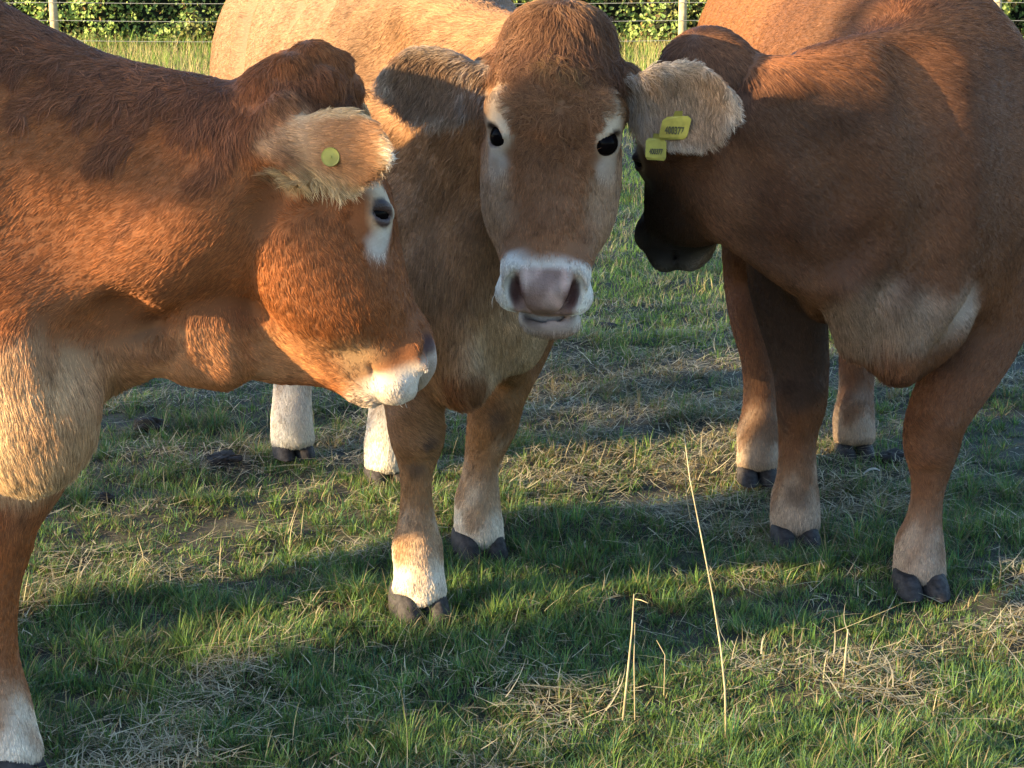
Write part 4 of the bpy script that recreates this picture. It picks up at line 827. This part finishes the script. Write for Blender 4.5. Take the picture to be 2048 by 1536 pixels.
# pale curled leaf
bm = bmesh.new(); g = gat(1742, 968); vs = []
for i in range(9):
    u = i / 8; wv = .006 * math.sin(pi * min(u * .9 + .08, 1)); x = -.022 + .044 * u
    vs.append([bm.verts.new(Vector(g + A(x, x * .5 + s_ * wv, .028 + .008 * sin(u * 3) + (.004 if s_ else 0)))) for s_ in (-1, 0, 1)])
for a_, b_ in zip(vs, vs[1:]):
    for j in (0, 1): bm.faces.new((a_[j], b_[j], b_[j + 1], a_[j + 1])).smooth = True
bmesh.ops.solidify(bm, geom=bm.faces[:], thickness=.0006)
me = bpy.data.meshes.new('dry_leaf'); bm.to_mesh(me); bm.free(); tag(link('dry_leaf', me, simple('leaf_bleached', (.62, .60, .55), .6)), 'bleached curled leaf lying in the grass between the right cow\'s front legs', 'leaf')

# ------------------------------------------------------------------ fence and hedge
M_WOOD = simple('post_wood', (.42, .33, .20), .85, bump=.6, scale=25, var=.3); M_WIRE = simple('wire_galvanised', (.22, .22, .20), .6, scale=20, var=.1)
FY = 15.3; zr = lambda py: at(1300, py, FY)[2]
fx = [at(px, 40, FY)[0] for px in (-1149, -520, 108, 736, 1365, 1993, 2622)]
fence = empty('fence', (fx[3], FY, 0)); tag(fence, 'wooden post and wire fence running in front of the hedge', 'fence')
for i, x in enumerate(fx):
    bm = bmesh.new(); bmesh.ops.create_cone(bm, cap_ends=True, segments=14, radius1=.036, radius2=.033, depth=1.35); bmesh.ops.translate(bm, vec=(x, FY, .55), verts=bm.verts)
    me = bpy.data.meshes.new('post'); bm.to_mesh(me); bm.free(); me.polygons.foreach_set('use_smooth', [len(p.vertices) == 4 for p in me.polygons]); link('post', me, M_WOOD, fence)
for py in (80, 40, 4, None, None):
    z = zr(py) if py else (.62 if py is None and 'w62' not in globals() else .85)
    if py is None: w62 = 1
    bm = bmesh.new(); prev = None
    for j in range(161):
        u = j / 160; x = fx[0] + (fx[-1] - fx[0]) * u; sag = .012 * math.sin(pi * ((u * 6) % 1)); ring = [bm.verts.new((x, FY - .04 + .0024 * cos(a_), z - sag + .0024 * sin(a_))) for a_ in np.arange(5) * 2 * pi / 5]
        if prev:
            for i in range(5): bm.faces.new((prev[i], prev[(i + 1) % 5], ring[(i + 1) % 5], ring[i])).smooth = True
        prev = ring
        if j % 2 == 0:                                                 # barbs
            for s_ in (-1, 1):
                c_ = Vector((x, FY - .04, z - sag)); t_ = c_ + Vector((.006 * s_, -.004, .018 * s_)); o_ = Vector((.0016, 0, 0)); o2 = Vector((0, .0016, 0))
                a1, b1, c1, d1 = [bm.verts.new(q) for q in (c_ + o_, c_ - o_, c_ + o2, t_)]; bm.faces.new((a1, c1, d1)); bm.faces.new((c1, b1, d1)); bm.faces.new((b1, a1, d1))
    me = bpy.data.meshes.new('wire'); bm.to_mesh(me); bm.free(); link('wire', me, M_WIRE, fence)

hedge = empty('hedge', (0, 17.4, 0)); tag(hedge, 'dense green ivy hedge behind the wire fence', 'hedge')
hn, hn2 = Noise(1.3, 71), Noise(.45, 72); rg = np.random.default_rng(5)
HX0, HX1 = -9.5, 9.5
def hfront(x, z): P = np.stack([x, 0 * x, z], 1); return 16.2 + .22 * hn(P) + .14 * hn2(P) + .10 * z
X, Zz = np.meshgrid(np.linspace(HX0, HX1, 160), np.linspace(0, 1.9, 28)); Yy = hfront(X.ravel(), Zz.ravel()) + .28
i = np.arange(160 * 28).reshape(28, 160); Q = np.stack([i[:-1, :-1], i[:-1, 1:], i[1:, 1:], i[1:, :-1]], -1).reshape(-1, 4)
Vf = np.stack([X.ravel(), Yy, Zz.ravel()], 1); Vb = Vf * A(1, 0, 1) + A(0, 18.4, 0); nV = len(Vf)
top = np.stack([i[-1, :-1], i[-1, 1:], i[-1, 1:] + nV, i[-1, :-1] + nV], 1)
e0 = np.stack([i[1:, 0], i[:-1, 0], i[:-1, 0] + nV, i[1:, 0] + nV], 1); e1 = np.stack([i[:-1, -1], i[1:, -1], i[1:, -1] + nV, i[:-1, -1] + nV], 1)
link('dark_core', mesh_np('dark_core', np.concatenate([Vf, Vb]), np.concatenate([Q, Q[:, ::-1] + nV, top, e0, e1])), simple('hedge_shade', (.018, .020, .010), .95, scale=9, var=.6), hedge)  # solid dark core, fills the gaps between leaves with painted shade
k = 100000; x = rg.uniform(HX0, HX1, k); z = rg.random(k) ** 1.5 * 1.95; dep = rg.random(k) ** 1.6 * .34
P = np.stack([x, hfront(x, z) + dep - .04, z], 1); kp = rg.random(k) < .25 + .75 * sstep(-.9, .3, hn2(P * 1.6)); P = P[kp]
tp = rg.random(6000); P = np.concatenate([P, np.stack([rg.uniform(HX0, HX1, 6000), rg.uniform(16.3, 18.4, 6000), 1.9 + rg.uniform(-.03, .12, 6000)], 1)]); k = len(P)
N_ = rg.normal(size=(k, 3)) * .9 + A(-.55, -.7, .4); N_ /= np.linalg.norm(N_, axis=1)[:, None]; U_ = np.cross(N_, rg.normal(size=(k, 3))); U_ /= np.linalg.norm(U_, axis=1)[:, None]; W_ = np.cross(N_, U_)
sz = rg.uniform(.012, .027, k)[:, None]
shape = [(-.9, 0, 0), (-.35, .75, .12), (.25, .55, .1), (1.1, 0, -.1), (.25, -.55, .1), (-.35, -.75, .12)]
V = np.stack([P + sz * (a_ * U_ + b_ * W_ + c_ * N_) for a_, b_, c_ in shape], 1).reshape(-1, 3)
b0 = np.arange(k)[:, None, None] * 6; Q = (b0 + np.array([[0, 3, 2, 1], [0, 5, 4, 3]])[None]).reshape(-1, 4)
t = rg.random((k, 1)); cl_ = hn(P)[:, None]; col = (A(.12, .20, .05) * (1 - t) + A(.30, .36, .10) * t) * (1 + .25 * cl_)
col = np.where(rg.random((k, 1)) < .07, A(.22, .15, .06), col); col = np.where((rg.random(k) < .5 * sstep(.3, 1.2, hn(P + 5)))[:, None], A(.17, .17, .05), col)
me = mesh_np('leaves', V, Q, smooth=False); set_color(me, np.repeat(np.clip(col, .01, .5), 6, 0)); o = link('leaves', me, M_LEAF, hedge); o['kind'] = 'stuff'

# ------------------------------------------------------------------ unseen leaf clumps on a stem, added and shaped to block the low sun
sv = A(cos(radians(SUN_EL)) * cos(radians(SUN_AZ)), cos(radians(SUN_EL)) * sin(radians(SUN_AZ)), sin(radians(SUN_EL))); ra_ = unit(np.cross((0, 0, 1), sv)); ub_ = np.cross(sv, ra_)
TD = 7.0
CL = [(-2.495, -2.25, .945, 1.12, 1.4), (-2.74, -2.42, -.6, .29, 1.3)] + [(-a_ - 1.02, -a_, -.6 if a_ > 5 else .3, .121 * a_ + .36, .9) for a_ in (4.6, 5.6, 6.6, 7.6, 8.6)] + [(-2.715, -2.36, 1.38, 1.62, 1.4), (-3.0, -2.70, 1.565, 1.85, 1.2), (-2.80, -2.36, 1.08, 1.42, 1.6), (-4.3, -2.80, .67, 1.20, 1.0), (-2.99, -2.68, -.6, .47, 1.3), (-3.35, -2.95, -.6, .22, 1.3), (-5.6, -3.95, -.6, .72, .8), (-3.8, -3.3, -.6, .16, 1), (-2.3, -2.05, .95, 1.6, .8)]  # boxes across the sun direction, filled with added leaves to cast chosen shade
sun_blocker = empty('sun_blocker', tuple(A(*(ra_[:2] * -2.9 + sv[:2] * TD), 0))); tag(sun_blocker, 'leafy sun blocker added outside the picture to shade the cows and ground', 'sun_blocker')
Ps = []
for a0, a1, b0_, b1, dn in CL:
    k = int((a1 - a0) * (b1 - b0_) * 1500 * dn); a_ = rg.uniform(a0, a1, k); b_ = rg.uniform(b0_, b1, k)
    f = Noise(.22, 83)(np.stack([a_, b_, 0 * a_], 1)); ed = np.minimum(np.minimum(a_ - a0, a1 - a_), np.minimum(b_ - b0_, b1 - b_)); kp = ed + .035 * f > .0
    a_, b_ = a_[kp], b_[kp]; Ps.append(a_[:, None] * ra_ + b_[:, None] * ub_ + rg.uniform(TD - .5, TD + .5, (kp.sum(), 1)) * sv)
P = np.concatenate(Ps); P = P[P[:, 2] > .02]; k = len(P)
N_ = rg.normal(size=(k, 3)) + sv * .8; N_ /= np.linalg.norm(N_, axis=1)[:, None]; U_ = np.cross(N_, rg.normal(size=(k, 3))); U_ /= np.linalg.norm(U_, axis=1)[:, None]; W_ = np.cross(N_, U_); sz = rg.uniform(.025, .045, k)[:, None]
V = np.stack([P + sz * (x * U_ + y * W_ + z * N_) for x, y, z in shape], 1).reshape(-1, 3); b0 = np.arange(k)[:, None, None] * 6; Q = (b0 + np.array([[0, 3, 2, 1], [0, 5, 4, 3]])[None]).reshape(-1, 4)
me = mesh_np('blocker_leaves', V, Q, smooth=False); set_color(me, np.repeat(A(.05, .10, .025) * rg.uniform(.7, 1.4, (k, 1)), 6, 0)); o = link('blocker_leaves', me, leaf_mat('blocker_leaf', .05, .5), sun_blocker); o['kind'] = 'stuff'
base = -2.85 * ra_ + TD * sv; base[2] = 0
bm = bmesh.new()
def limb(p, q, r0, r1):
    p, q = np.asarray(p, float), np.asarray(q, float); t_ = unit(q - p); s1 = unit(np.cross(t_, A(.3, .8, .1))); s2 = np.cross(t_, s1); R0 = []
    for c_, r_ in ((p, r0), ((p + q) / 2 + s1 * .04, (r0 + r1) / 2), (q, r1)):
        R1 = [bm.verts.new(Vector(c_ + r_ * (cos(x) * s1 + sin(x) * s2))) for x in np.arange(8) * pi / 4]
        if R0:
            for i in range(8): bm.faces.new((R0[i], R0[(i + 1) % 8], R1[(i + 1) % 8], R1[i])).smooth = True
        R0 = R1
tp = base + A(0, 0, 2.66); limb(base, tp, .09, .06)
for a_, b_ in ((-2.6, 1.25), (-3.2, .95), (-3.7, .95), (-4.1, .9), (-2.95, .8)): limb(tp - A(0, 0, .06), a_ * ra_ + b_ * ub_ + TD * sv, .03, .012)
me = bpy.data.meshes.new('trunk'); bm.to_mesh(me); bm.free(); link('trunk', me, simple('blocker_bark', (.10, .075, .05), .9, bump=.6, scale=20), sun_blocker)  # stem and limbs added to carry the sun-blocking leaves
